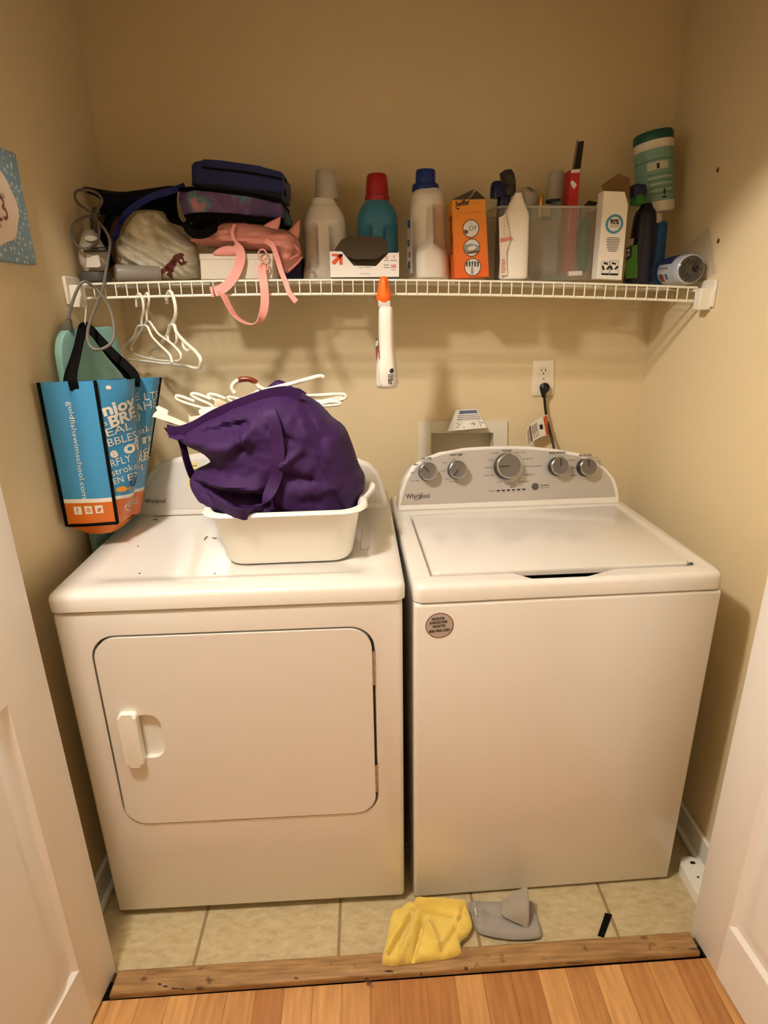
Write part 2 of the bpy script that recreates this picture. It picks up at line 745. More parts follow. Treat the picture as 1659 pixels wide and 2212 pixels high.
def plank_material():
    m = bpy.data.materials.new('oak_laminate')
    m.use_nodes = True
    nt = m.node_tree
    b = nt.nodes['Principled BSDF']
    b.inputs['Roughness'].default_value = 0.35
    geo = nt.nodes.new('ShaderNodeNewGeometry')
    mp = nt.nodes.new('ShaderNodeMapping')
    mp.inputs['Rotation'].default_value = (0, 0, R(90))
    mp.inputs['Location'].default_value = (0.3, 0.02, 0)
    nt.links.new(geo.outputs['Position'], mp.inputs['Vector'])
    br = nt.nodes.new('ShaderNodeTexBrick')
    br.offset = 0.37
    br.inputs['Scale'].default_value = 1.0
    br.inputs['Brick Width'].default_value = 0.9
    br.inputs['Row Height'].default_value = 0.066
    br.inputs['Mortar Size'].default_value = 0.0006
    br.inputs['Color1'].default_value = srgb('#ad7440')
    br.inputs['Color2'].default_value = srgb('#dca96c')
    br.inputs['Mortar'].default_value = srgb('#7e5227')
    nt.links.new(mp.outputs[0], br.inputs['Vector'])
    n = nt.nodes.new('ShaderNodeTexNoise')
    n.inputs['Scale'].default_value = 14
    n.inputs['Detail'].default_value = 8
    mp2 = nt.nodes.new('ShaderNodeMapping')
    mp2.inputs['Scale'].default_value = (6, 0.6, 1)
    nt.links.new(geo.outputs['Position'], mp2.inputs['Vector'])
    nt.links.new(mp2.outputs[0], n.inputs['Vector'])
    mx = nt.nodes.new('ShaderNodeMix')
    mx.data_type = 'RGBA'
    mx.blend_type = 'MULTIPLY'
    mx.inputs[0].default_value = 0.55
    cr = nt.nodes.new('ShaderNodeValToRGB')
    cr.color_ramp.elements[0].position = 0.3
    cr.color_ramp.elements[0].color = (0.5, 0.42, 0.35, 1)
    cr.color_ramp.elements[1].position = 0.65
    cr.color_ramp.elements[1].color = (1, 1, 1, 1)
    nt.links.new(n.outputs['Fac'], cr.inputs[0])
    nt.links.new(br.outputs['Color'], mx.inputs[6])
    nt.links.new(cr.outputs[0], mx.inputs[7])
    nt.links.new(mx.outputs[2], b.inputs['Base Color'])
    return m


def worn_wood():
    m = bpy.data.materials.new('worn_wood')
    m.use_nodes = True
    nt = m.node_tree
    b = nt.nodes['Principled BSDF']
    b.inputs['Roughness'].default_value = 0.6
    tc = nt.nodes.new('ShaderNodeTexCoord')
    mp = nt.nodes.new('ShaderNodeMapping')
    mp.inputs['Scale'].default_value = (1.2, 14, 6)
    nt.links.new(tc.outputs['Object'], mp.inputs['Vector'])
    n = nt.nodes.new('ShaderNodeTexNoise')
    n.inputs['Scale'].default_value = 9
    n.inputs['Detail'].default_value = 8
    nt.links.new(mp.outputs[0], n.inputs['Vector'])
    cr = nt.nodes.new('ShaderNodeValToRGB')
    cr.color_ramp.elements[0].position = 0.28
    cr.color_ramp.elements[0].color = srgb('#7a5a35')
    cr.color_ramp.elements[1].position = 0.7
    cr.color_ramp.elements[1].color = srgb('#b08a5a')
    nt.links.new(n.outputs['Fac'], cr.inputs[0])
    # scattered knots and stains
    n2 = nt.nodes.new('ShaderNodeTexNoise')
    n2.inputs['Scale'].default_value = 34
    n2.inputs['Detail'].default_value = 2
    nt.links.new(tc.outputs['Object'], n2.inputs['Vector'])
    cr2 = nt.nodes.new('ShaderNodeValToRGB')
    cr2.color_ramp.elements[0].position = 0.25
    cr2.color_ramp.elements[0].color = (0.25, 0.18, 0.12, 1)
    cr2.color_ramp.elements[1].position = 0.36
    cr2.color_ramp.elements[1].color = (1, 1, 1, 1)
    nt.links.new(n2.outputs['Fac'], cr2.inputs[0])
    mx = nt.nodes.new('ShaderNodeMix')
    mx.data_type = 'RGBA'
    mx.blend_type = 'MULTIPLY'
    mx.inputs[0].default_value = 0.9
    nt.links.new(cr.outputs[0], mx.inputs[6])
    nt.links.new(cr2.outputs[0], mx.inputs[7])
    nt.links.new(mx.outputs[2], b.inputs['Base Color'])
    return m


mb = MB()
mb.box((XL - 0.1, 0, 0), (XR + 0.1, 0.1, ZC))
wall_back = struct('wall_back', mb, WALL)
mb = MB()
mb.box((XL - 0.1, YF, 0), (XL, 0, ZC))
struct('wall_left', mb, WALL)
mb = MB()
mb.box((XR, YF, 0), (XR + 0.1, 0, ZC))
struct('wall_right', mb, WALL)
mb = MB()                                    # front wall: two returns and the header over the doors
HEAD = 2.04
mb.box((HX0, YF - 0.02, 0), (-0.745, YF, ZC))
mb.box((0.762, YF - 0.02, 0), (HX1, YF, ZC))
mb.box((-0.745, YF - 0.02, HEAD), (0.762, YF, ZC))
struct('wall_front', mb, WALL)
mb = MB()
mb.box((HX0 - 0.1, HY0, 0), (HX0, YF - 0.02, ZC))
mb.box((HX1, HY0, 0), (HX1 + 0.1, YF - 0.02, ZC))
mb.box((HX0 - 0.1, HY0 - 0.1, 0), (HX1 + 0.1, HY0, ZC))
struct('wall_hall', mb, WALL)
mb = MB()
mb.box((HX0 - 0.1, HY0 - 0.1, ZC), (HX1 + 0.1, 0.1, ZC + 0.05))
struct('ceiling', mb, CEIL)
mb = MB()
mb.prism([(XL - 0.05, -0.972), (XR + 0.05, -0.945), (XR + 0.05, 0.02), (XL - 0.05, 0.02)], -0.03, 0.0, Matrix())
struct('floor', mb, tile_material())
mb = MB()
mb.box((HX0, HY0, -0.06), (HX1, -0.9, -0.032))
struct('floor_base', mb, DARK)


def thr(x, off):
    """Lines parallel to the door threshold, which runs slightly askew."""
    return -0.9985 + (x + 0.68) * (0.0315 / 1.38) + off


mb = MB()
mb.prism([(HX0, HY0), (HX1, HY0), (HX1, thr(HX1, -0.0285)), (HX0, thr(HX0, -0.0305))], -0.012, -0.001, Matrix())
struct('floor_hall', mb, plank_material())
mb = MB()
mb.prism([(-0.682, thr(-0.682, -0.028)), (0.706, thr(0.706, -0.025)), (0.706, thr(0.706, 0.025)), (-0.682, thr(-0.682, 0.026))], 0.0, 0.017, Matrix(), r=0.006, seg=3)
STAIN = mat('old_stain', '#3a2616', 0.7)
for u, v, l, h in ((345, 2126, 10, 6), (358, 2131, 14, 4), (378, 2135, 22, 3), (394, 2136, 10, 4), (792, 2117, 12, 10), (800, 2122, 6, 8),
                   (640, 2113, 10, 3), (1007, 2092, 9, 8), (910, 2104, 5, 8), (840, 2098, 22, 4), (1500, 2050, 30, 3), (1240, 2080, 40, 2)):
    F = Frame.axes((0, 0, 0.0174), (1, 0, 0), (0, 1, 0))
    pts = []
    for i in range(10):
        a = 2 * math.pi * i / 10
        k = 0.75 + 0.4 * random.random()
        pts.append((u + l / 2 * k * math.cos(a), v + h / 2 * k * math.sin(a)))
    mb.qpx(F, pts, 1, 0.0002)
struct('trim_1', mb, [worn_wood(), STAIN])


def baseboard(name, x0, x1, y0, y1, side):
    mb = MB()
    mb.box((x0, y0, 0), (x1, y1, 0.085), 0.003, 1)
    if side == 'l':
        mb.box((x0, y0, 0.0), (x1 + 0.012, y1, 0.018), 0.006, 2)
    elif side == 'r':
        mb.box((x0 - 0.012, y0, 0.0), (x1, y1, 0.018), 0.006, 2)
    struct(name, mb, TRIM)


baseboard('baseboard_left', XL, XL + 0.013, YF, -0.0, 'l')
baseboard('baseboard_right', XR - 0.013, XR, YF, -0.0, 'r')
baseboard('baseboard_back', XL + 0.013, XR - 0.013, -0.013, 0.0, 'b')


def panel_door(name, hinge, ang, mirror):
    """A white two-panel door standing open into the hall."""
    Wd, H, T = 0.70, 2.03, 0.035
    e = V((math.sin(ang) * (1 if mirror else -1), -math.cos(ang), 0))
    if mirror:      # right door, face looks to -x
        F = Frame.axes((hinge[0], hinge[1], 0.008), -e, (0, 0, 1))
        X = lambda a: -a
    else:
        F = Frame.axes((hinge[0], hinge[1], 0.008), -e, (0, 0, 1))
        X = lambda a: -a
    zsgn = 1.0 if F.M.to_3x3().col[2][0] * (-1 if mirror else 1) > 0 else -1.0
    mb = MB()

    def slab(x0, x1, z0, z1, r=0.0):
        a, b = sorted((X(x0), X(x1)))
        lo, hi = sorted((0, -zsgn * T))
        mb.box((a, z0, lo), (b, z1, hi), r, 2, F.M)
    st = 0.105
    rails = [(0.0, 0.160), (0.835, 0.985), (H - 0.12, H)]
    slab(0, st, 0, H, 0.003)
    slab(Wd - st, Wd, 0, H, 0.003)
    for a, b in rails:
        slab(st - 0.004, Wd - st + 0.004, a, b, 0.0)
    for (a0, a1) in ((0.160, 0.835), (0.985, H - 0.12)):
        prof = [(0.0, 0.0), (0.010, -0.009), (0.022, -0.009), (0.048, -0.0015), (0.06, -0.001)]
        rings = []
        for ins, d in prof:
            x0, x1 = X(st + ins), X(Wd - st - ins)
            x0, x1 = min(x0, x1), max(x0, x1)
            rings.append([F.w(x0, a0 + ins, zsgn * d), F.w(x1, a0 + ins, zsgn * d), F.w(x1, a1 - ins, zsgn * d), F.w(x0, a1 - ins, zsgn * d)])
        mb.loft(rings, 0, cap=(False, True))
    o = struct(name, mb, DOORP, angle=25)
    return o


panel_door('door_1', (-0.688, -0.969), R(7), False)
panel_door('door_2', (0.712, -0.936), R(4), True)

# ================================================================== DRYER
DX, DY, DYAW, DW, DTOP, DSEAM = -0.73648, -0.83282, 0.0150, 0.7457, 0.9317, 0.8927
dryer = thing('dryer', 'white front-loading dryer with a wide hinged door, holding the basin and purple bag', 'dryer', (DX, DY, 0), DYAW)
DM = WM[dryer.name]


def rring(x0, y0, x1, y1, r, z, M, n=6):
    return [M @ V((p[0], p[1], z)) for p in rrect(x0, y0, x1, y1, r, n)]


def appliance_top(M, w, d, z0, z1, inset, depth, o=0.0, back=0.05):
    mb = MB()
    rr = 0.022
    rings = [rring(-o, -o, w + o, d, rr, z0, M), rring(-o, -o, w + o, d, rr, z1 - 0.012, M), rring(-o + 0.003, -o + 0.004, w + o - 0.003, d, rr, z1 - 0.004, M),
             rring(-o + 0.010, -o + 0.012, w + o - 0.010, d - 0.01, rr, z1, M)]
    if inset:
        rings += [rring(inset, inset, w - inset, d - back, 0.045, z1, M), rring(inset + 0.010, inset + 0.010, w - inset - 0.010, d - back - 0.010, 0.04, z1 - depth, M)]
    mb.loft(rings)
    return mb


mb = MB()
mb.box((0.002, 0.0, 0.0206), (DW - 0.002, 0.69, DSEAM - 0.003), 0.010, 3, DM)
dryer_cab = mb.build('cabinet', ENAMEL, dryer)
DF = Frame(DM @ V((0, 0, 0)), DYAW)
c = MB()                                   # shallow doorway the door sits in
c.prism(rrect(0.068, 0.308, 0.681, 0.832, 0.056, 8), -0.016, 0.02, DF.M)
cut(dryer_cab, c)
mb = MB()
mb.prism(rrect(0.070, 0.310, 0.679, 0.830, 0.055, 8), -0.0155, -0.012, DF.M)  # grey backing, painted shade for the gap around the door
mb.build('door_gap_shade', mat('gap_shade_grey', '#4a4640', 0.7), dryer)
for x in (0.05, DW - 0.05):
    for y in (0.09, 0.62):
        mb = MB()
        mb.lathe([(0.02, 0.0), (0.02, 0.008), (0.008, 0.010), (0.008, 0.024)], DM @ Matrix.Translation((x, y, 0)), 16)
        mb.build('foot', DARK, dryer)
mb = MB()
mb.prism(rrect(0.074, 0.313, 0.6745, 0.8265, 0.051, 10), -0.012, 0.003, DF.M, r=0.006, seg=3)
dryer_door = mb.build('door', ENAMEL, dryer)
c = MB()                                   # finger pocket beside the handle
c.prism(rrect(0.126, 0.508, 0.191, 0.628, 0.029, 8), -0.011, 0.02, DF.M)
cut(dryer_door, c)
mb = MB()
mb.prism(rrect(0.126, 0.508, 0.191, 0.628, 0.029, 8), -0.0112, -0.0095, DF.M)
mb.build('handle_pocket', PLAST, dryer_door)
mb = MB()
mb.prism(rrect(0.103, 0.495, 0.144, 0.640, 0.010, 6), 0.0, 0.018, DF.M, r=0.007, seg=5)
mb.build('handle', PLAST, dryer_door)
for z0, z1 in ((0.684, 0.768), (0.378, 0.455)):
    mb = MB()
    mb.tube([DF.w(0.6768, z0, -0.001), DF.w(0.6768, z1, -0.001)], 0.0045, 10)
    for k in (0.0, 0.35, 0.65, 1.0):
        zz = z0 + (z1 - z0) * k
        mb.tube([DF.w(0.6768, zz - 0.002, -0.001), DF.w(0.6768, zz + 0.002, -0.001)], 0.0053, 10)
    mb.build('hinge', CHROME, dryer)
mb = appliance_top(DM, DW, 0.69, DSEAM, DTOP, 0.062, 0.005, 0.004, 0.15)
mb.build('top_panel', ENAMEL, dryer)
mb = MB()
TF = Frame.axes((0, 0, DTOP - 0.005), (1, 0, 0), (0, 1, 0))
mb.ppx(TF, [(781, 1143), (818, 1142), (825, 1186), (778, 1188)], 0.0, 0.003, r=0.0015, seg=1)
mb.build('lint_cover', ENAMEL, dryer)

ARCH_D = [(285, 1116), (837, 1100), (835, 1075), (829, 1045), (816, 1016), (797, 998), (770, 988), (720, 980), (640, 975), (560, 973), (480, 975), (420, 980),
          (375, 988), (345, 1000), (322, 1020), (306, 1048), (293, 1085)]


def console(parent, M, yaw, yb, ztop, outline, tilt, name='console'):
    F = Frame(M @ V((0, yb, ztop)), yaw, tilt)
    mb = MB()
    mb.ppx(F, outline, -0.085, 0.0, r=0.007, seg=3)
    # close the wedge under the tilted panel down to the top
    o = mb.build(name, ENAMEL, parent)
    return F, o


DCF, dcons = console(dryer, DM, DYAW, 0.4925, DTOP - 0.001, ARCH_D, R(17))
mb = MB()
mb.ppx(DCF, [(303, 1102), (826, 1087), (822, 1058), (812, 1028), (797, 1010), (770, 1000), (720, 992), (640, 987), (560, 985), (480, 987), (420, 992), (378, 1000), (350, 1012),
             (330, 1032), (316, 1060)], 0.0002, 0.0012)
mb.tpx(DCF, 'Whirlpool', (313, 1087), (358, 1086), 9.5, 1, 0.0016, 0.012)
mb.build('fascia', [FASCIA, INK], dcons)
mb = MB()
mb.qpx(DCF, [(407, 1000), (428, 998), (428, 1048), (405, 1051)], 0, 0.0018)
for k in range(5):
    mb.qpx(DCF, [(409, 1006 + k * 8), (426, 1005 + k * 8), (426, 1007 + k * 8), (409, 1008 + k * 8)], 1, 0.0022)
mb.build('sticker', [mat('yellow_label', '#e3d27a', 0.6), GREYP], dcons)['label'] = 'yellow paper sticker'

# ================================================================== WASHER
WX, WY, WYAW, WW, WTOP, WSEAM = 0.03078, -0.81662, 0.0370, 0.699, 0.91929, 0.87863
washer = thing('washing_machine', 'white top-loading washer with a silver control panel and five knobs', 'washing machine', (WX, WY, 0), WYAW)
WMx = WM[washer.name]
mb = MB()
mb.box((0.001, 0.0, 0.0058), (WW - 0.001, 0.66, WSEAM - 0.002), 0.009, 3, WMx)
for x in (0.05, WW - 0.05):
    for y in (0.05, 0.6):
        mb.tube([WMx @ V((x, y, 0.0)), WMx @ V((x, y, 0.02))], 0.018, 10)
mb.build('cabinet', ENAMEL, washer)
mb = appliance_top(WMx, WW, 0.66, WSEAM + 0.001, WTOP, 0, 0, 0.0)
wtop = mb.build('top_panel', ENAMEL, washer)
LF = Frame.axes((0, 0, WTOP), (math.cos(WYAW), math.sin(WYAW), 0), (-math.sin(WYAW), math.cos(WYAW), 0))
c = MB()
lid_pts = [(884, 1113), (930, 1246), (1498, 1222), (1333, 1092)]
c.ppx(LF, lid_pts, -0.012, 0.05)
cut(wtop, c)
c = MB()
c.ppx(LF, [(1105, 1238), (1150, 1250), (1270, 1245), (1325, 1230), (1300, 1215), (1120, 1220)], -0.03, 0.05)
cut(wtop, c)
mb = MB()
mb.ppx(LF, [(1110, 1236), (1150, 1246), (1270, 1241), (1320, 1229), (1300, 1215), (1120, 1220)], -0.029, -0.020)  # near-black filler, the recess's shade put into its colour
mb.build('finger_slot_shade', DARK, washer)
mb = MB()
P = [LF.px(*q) for q in ((889, 1115.5), (934, 1243), (1492, 1220), (1329, 1094))]
P = [(p[0], p[1]) for p in P]


def round_poly(P, r, n=5):
    out = []
    k = len(P)
    for i in range(k):
        a, b, c_ = V(P[i - 1]), V(P[i]), V(P[(i + 1) % k])
        d1, d2 = (a - b).normalized(), (c_ - b).normalized()
        p0, p1 = b + d1 * r, b + d2 * r
        for j in range(n + 1):
            t = j / n
            out.append(((1 - t) ** 2 * p0 + 2 * t * (1 - t) * b + t * t * p1))
    return [(q[0], q[1]) for q in out]


mb.prism(round_poly(P, 0.018), -0.010, 0.0035, LF.M, r=0.004, seg=3)
mb.build('lid', ENAMEL, washer)
mb = MB()
mb.box((0, 0, 0), (0.008, 0.008, 0.006), 0.002, 2, Matrix.Translation(W(1491, 1222, 2, WTOP - 0.002)))
mb.build('lid_bumper', GREYP, washer)
ARCH_W = [(858, 1105), (1340, 1088), (1338, 1060), (1330, 1035), (1312, 1012), (1285, 992), (1250, 979), (1200, 970), (1150, 965), (1105, 963.5), (1050, 964.5), (1000, 967.5),
          (950, 976), (915, 989), (890, 1006), (874, 1030), (864, 1062)]
WCF, wcons = console(washer, WMx, WYAW, 0.489, WTOP - 0.001, ARCH_W, R(17))
mb = MB()
mb.ppx(WCF, [(866, 1091), (1329, 1073), (1326, 1052), (1318, 1032), (1303, 1013), (1278, 997), (1245, 985), (1200, 976), (1150, 971), (1105, 969.5), (1050, 970.5), (1000, 974),
             (952, 983), (920, 995), (898, 1011), (882, 1034), (872, 1063)], 0.0002, 0.0012)
TX = [('SOIL LEVEL', 910, 993, 933, 992, 4.5, 1), ('Heavy', 908, 998, 920, 997.5, 3.5, 2), ('Med', 894, 1005, 903, 1004.6, 3.5, 2), ('Light', 886, 1023, 896, 1022.5, 3.5, 2),
      ('Ex Light', 888, 1040, 905, 1039.3, 3.5, 2), ('WASH TEMP', 971, 985.5, 999, 984.5, 4.5, 1), ('Hot', 977, 994, 984, 993.7, 3.5, 2), ('Warm', 955, 1001.5, 967, 1001, 3.5, 2),
      ('Cool', 951, 1019, 961, 1018.6, 3.5, 2), ('Cold', 960, 1036, 969, 1035.7, 3.5, 2), ('Tap Cold', 971, 1042.5, 988, 1041.8, 3.5, 2), ('Normal', 1085, 975.5, 1104, 974.8, 4.5, 1),
      ('Cold Wash', 1058, 980.5, 1078, 979.8, 3.5, 2), ('Casual', 1053, 995.6, 1065, 995, 3.5, 2), ('Delicate', 1046, 1011.8, 1062, 1011.2, 3.5, 2), ('Quick Wash', 1046, 1029, 1068, 1028.2, 3.5, 2),
      ('Soak', 1074, 1043, 1083, 1042.7, 3.5, 2), ('Clean Washer', 1090, 1048.5, 1116, 1047.5, 3.5, 2), ('affresh', 1101, 1053.5, 1112, 1053, 3.5, 1), ('Progress', 1056, 1062, 1070, 1061.5, 3.2, 2),
      ('Super Wash', 1113, 979, 1135, 978.2, 3.5, 2), ('Heavy Duty', 1129, 993, 1151, 992.2, 3.5, 2), ('Bulky Items/Sheets', 1135, 1009, 1170, 1008, 3.5, 2), ('Drain & Spin', 1132, 1027, 1154, 1026.2, 3.5, 2),
      ('Rinse & Spin', 1120, 1042, 1143, 1041.2, 3.5, 2), ('Start/Pause', 1167, 1050, 1186, 1049.3, 3.5, 1), ('Hold 3 sec', 1167, 1055, 1186, 1054.3, 3, 2), ('RINSE OPTIONS', 1186, 981, 1221, 979.8, 4.5, 1),
      ('1 Rinse', 1206, 989, 1219, 988.5, 3.5, 2), ('2 Rinse', 1227, 996, 1241, 995.5, 3.5, 2), ('Fabric', 1233, 1012, 1246, 1011.5, 3.5, 2), ('2 Rinse', 1232, 1029, 1245, 1028.5, 3.5, 2),
      ('WATER LEVEL', 1250, 986.5, 1279, 985.5, 4.5, 1), ('Auto Sensing', 1268, 991, 1291, 990, 3.3, 2), ('Deep', 1287, 997, 1297, 996.6, 3.3, 2), ('Water', 1289, 1001, 1300, 1000.6, 3.3, 2),
      ('Wash', 1291, 1005, 1300, 1004.6, 3.3, 2)]
for s, x0, y0, x1, y1, h, m_ in TX:
    mb.tpx(WCF, s, (x0, y0), (x1, y1), h, m_, 0.0016, 0.02 if m_ == 1 else 0.008)
mb.tpx(WCF, 'Whirlpool', (877, 1077.5), (928, 1075.5), 10.5, 1, 0.0016, 0.012)
FS = WCF.px(905, 1070)
sw = [(908, 1068), (912, 1065), (911, 1069), (906, 1076), (899, 1080), (896, 1080), (895.5, 1077)]
pp = [WCF.px(*q) for q in sw]
mb.tube([WCF.w(q[0], q[1], 0.0018) for q in pp], 0.0007, 5, 1, smooth=4)
for k in range(6):
    u, v = 1076 + 11 * k, 1060 - 0.6 * k
    mb.qpx(WCF, [(u - 3.4, v - 1.4), (u + 3.4, v - 1.6), (u + 3.4, v + 1.5), (u - 3.4, v + 1.7)], 1, 0.0016)
    mb.tpx(WCF, 'done', (u - 3, v + 5), (u + 3, v + 4.8), 1.6, 2, 0.0016)
mb.ringpx(WCF, (1100, 1010), 33, 0.8, 2, 0.0015)
mb.build('fascia', [SILVER, INK, GREYP], wcons)
for (u, v, r, ang, big) in ((926.5, 1018.5, 19.5, 137, 0), (990.5, 1014.5, 19.5, 230, 0), (1101, 1006.5, 27, 182, 1), (1211.5, 1007, 19.5, 88, 0), (1273, 1009, 18.5, 95, 0)):
    h = 0.033 if not big else 0.038
    C = WCF.px(u, v, h)
    s = (WCF.px(u + 1, v, h) - C).length * r
    M = WCF.M @ Matrix.Translation((C[0], C[1], 0))
    mb = MB()
    mb.lathe([(s * 1.04, 0.0012), (s * 1.04, 0.008), (s * 0.99, h - 0.007)], M, 40, 0, (True, False))
    mb.lathe([(s * 0.99, h - 0.007), (s * 1.0, h - 0.004), (s * 0.96, h - 0.0008), (s * 0.90, h)], M, 40, 1, (False, False))
    mb.lathe([(s * 0.90, h), (s * 0.86, h - 0.0004), (s * 0.01, h + 0.0004)], M, 40, 2, (False, True))
    kn = mb.build('knob', [BLACK, CHROME, KNOBF], wcons)
    mb = MB()
    a = R(ang)
    ca, sa = math.cos(a), math.sin(a)
    w_ = 0.0022
    q = [(ca * s * 0.02 - sa * w_, sa * s * 0.02 + ca * w_), (ca * s * 0.84 - sa * w_, sa * s * 0.84 + ca * w_), (ca * s * 0.84 + sa * w_, sa * s * 0.84 - ca * w_), (ca * s * 0.02 + sa * w_, sa * s * 0.02 - ca * w_)]
    q.reverse()
    mb.prism(q, h + 0.0002, h + 0.0012, M)
    mb.build('pointer', mat('pointer_dark', '#3a3733', 0.5), kn)
mb = MB()
C = WCF.px(1156, 1051, 0.002)
mb.lathe([(0.0105, 0.001), (0.0105, 0.003), (0.0095, 0.004), (0.0, 0.0042)], WCF.M @ Matrix.Translation((C[0], C[1], 0)), 28)
mb.build('start_button', mat('button_grey', '#55524e', 0.4), wcons)
WF = Frame(WMx @ V((0, 0, 0)), WYAW)
mb = MB()
mb.discpx(WF, (949.5, 1351), 30.5, 1, 0.0006, 40)
mb.discpx(WF, (949.5, 1351), 28.5, 0, 0.0009, 40)
mb.tpx(WF, 'REGISTER', (933, 1340), (961, 1337), 6, 2, 0.0013, 0.03)
mb.tpx(WF, 'ENREGISTRER', (928, 1348.5), (967, 1344.5), 6, 2, 0.0013, 0.03)
mb.tpx(WF, 'REGISTRE', (935, 1356), (962, 1353), 6, 2, 0.0013, 0.03)
mb.tpx(WF, '800-900-3381', (927, 1367), (972, 1362), 6.5, 2, 0.0013, 0.03)
mb.build('sticker', [mat('sticker_grey', '#b7aaa0', 0.4), mat('sticker_rim', '#8a4a35', 0.5), INK], washer)['label'] = 'round grey registration sticker'

# ================================================================== ON THE BACK WALL
OF = Frame((0, 0, 0))
c = MB()
c.ppx(OF, [(930, 934), (1066, 933), (1066, 1010), (930, 1012)], -0.08, 0.05)
cut(wall_back, c)
box_ = thing('laundry_valve_box', 'white recessed wall box for laundry hoses behind the washer panel', 'valve box', tuple(OF.w(*W(1000, 970, 1, 0).xz)))
mb = MB()
o4 = [OF.px(*q) for q in ((904, 910), (1096, 908), (1094, 1012), (902, 1014))]
i4 = [OF.px(*q) for q in ((931, 935), (1065, 934), (1065, 1009), (931, 1011))]
for z0, z1 in ((0.0, 0.0),):
    rings = []
    for pts, z in ((o4, 0.0005), (o4, 0.006), (i4, 0.007), (i4, -0.075)):
        rings.append([OF.w(p[0], p[1], z) for p in pts])
    mb.loft(rings, 0, (False, True))
mb.build('box_frame', PLASTC, box_, angle=20)
for u in (960, 1035):
    mb = MB()
    p = W(u, 1012, 1, 0.03)
    mb.tube([p, p + V((0, 0, 0.03))], 0.012, 12)
    mb.tube([p + V((0, 0, 0.024)), p + V((0, -0.02, 0.024))], 0.008, 10)
    mb.build('valve', mat('brass', '#a9854a', 0.3, metal=1.0), box_)

ob = thing('wall_outlet', 'white duplex wall outlet with a black plug in its lower socket', 'outlet', tuple(W(1173, 855, 1, 0)))
mb = MB()
mb.ppx(OF, [(1150, 778), (1197, 777), (1196, 854), (1149, 855)], 0.0, 0.0055, r=0.003, seg=2)
mb.build('cover_plate', mat('outlet_plastic', '#efe4cc', 0.35), ob)
for vc in (801, 835):
    C = OF.px(1173, vc)
    mb = MB()
    pts = []
    for i in range(28):
        a = 2 * math.pi * i / 28
        pts.append((C[0] + 0.0168 * math.cos(a), C[1] + max(-0.0135, min(0.0135, 0.0168 * math.sin(a)))))
    mb.prism(pts, 0.005, 0.0075, OF.M, r=0.001, seg=1)
    for dx, h in ((-0.0062, 0.0075), (0.0062, 0.009)):
        mb.poly([(C[0] + dx - 0.0012, C[1] - h / 2 + 0.003), (C[0] + dx + 0.0012, C[1] - h / 2 + 0.003), (C[0] + dx + 0.0012, C[1] + h / 2 + 0.003), (C[0] + dx - 0.0012, C[1] + h / 2 + 0.003)], OF.M, 0.0078, 1)
    mb.poly([(C[0] + 0.0026 * math.cos(2 * math.pi * i / 12), C[1] - 0.0075 + 0.0026 * math.sin(2 * math.pi * i / 12)) for i in range(12)], OF.M, 0.0078, 1)
    mb.build('socket', [mat('outlet_plastic', '#efe4cc', 0.35), DARK], ob)
C = OF.px(1173, 818)
mb = MB()
mb.lathe([(0.003, 0.005), (0.003, 0.0066), (0.0, 0.007)], OF.M @ Matrix.Translation((C[0], C[1], 0)), 12)
mb.build('screw', CHROME, ob)

cord = thing('power_cable', 'black power cord with paper tag plugged in above the washer', 'power cord', tuple(W(1192, 960, 1, -0.03)))
mb = MB()
a = OF.px(1173, 835)
pl = []
for z, (w, h, dy) in ((0.008, (0.014, 0.013, 0)), (0.018, (0.016, 0.015, 0)), (0.026, (0.0155, 0.016, -0.002)), (0.032, (0.010, 0.011, -0.006))):
    pl.append([OF.w(a[0] + w * math.cos(2 * math.pi * i / 20), a[1] + dy + h * math.sin(2 * math.pi * i / 20), z) for i in range(20)])
mb.loft(pl)
p0 = W(1173, 838, 1, -0.022)
mb.tube([p0, W(1175, 858, 1, -0.022)], (0.0115, 0.0068), 12)
mb.build('plug', BLACK, cord)
mb = MB()
mb.tube([W(1175, 850, 1, -0.02), W(1177, 872, 1, -0.02), W(1179, 890, 1, -0.022), W(1184, 915, 1, -0.03), W(1190, 940, 1, -0.04), W(1196, 965, 1, -0.06), W(1198, 990, 1, -0.08), W(1200, 1030, 1, -0.09)], 0.0042, 10, smooth=6)
mb.build('cable', BLACK, cord)
mb = MB()
A, B = [(1183, 895), (1162, 905), (1143, 920), (1137, 929)], [(1191, 938), (1168, 944), (1148, 955), (1140, 968)]
ya = [-0.031, -0.042, -0.05, -0.052]


def tagfn(s, t):
    x = s * 3
    i = min(2, int(x))
    f = x - i
    y = ya[i] * (1 - f) + ya[i + 1] * f
    u = (A[i][0] * (1 - f) + A[i + 1][0] * f) * (1 - t) + (B[i][0] * (1 - f) + B[i + 1][0] * f) * t
    v = (A[i][1] * (1 - f) + A[i + 1][1] * f) * (1 - t) + (B[i][1] * (1 - f) + B[i + 1][1] * f) * t
    return W(u, v, 1, y)


mb.sheet(tagfn, 12, 4, 0, 0.0006)


def tagstripe(s0, s1, t0, t1, m):
    mb.sheet(lambda s, t: tagfn(s0 + (s1 - s0) * s, t0 + (t1 - t0) * t) + V((0, -0.0009, 0)), 4, 2, m)


tagstripe(0.02, 0.16, 0.02, 0.98, 1)
tagstripe(0.62, 0.68, 0.03, 0.97, 2)
for k in range(6):
    tagstripe(0.40 + k * 0.035, 0.415 + k * 0.035, 0.1, 0.9 - 0.3 * (k % 2), 3)
for k in range(6):
    tagstripe(0.72 + k * 0.04, 0.735 + k * 0.04, 0.08, 0.92, 3)
tagstripe(0.22, 0.32, 0.35, 0.6, 4)
mb.build('warning_tag', [PAPER, mat('tag_orange', '#c4562b', 0.6), mat('tag_red', '#8e3524', 0.6), GREYP, INK], cord)['label'] = 'white paper tag with an orange band'

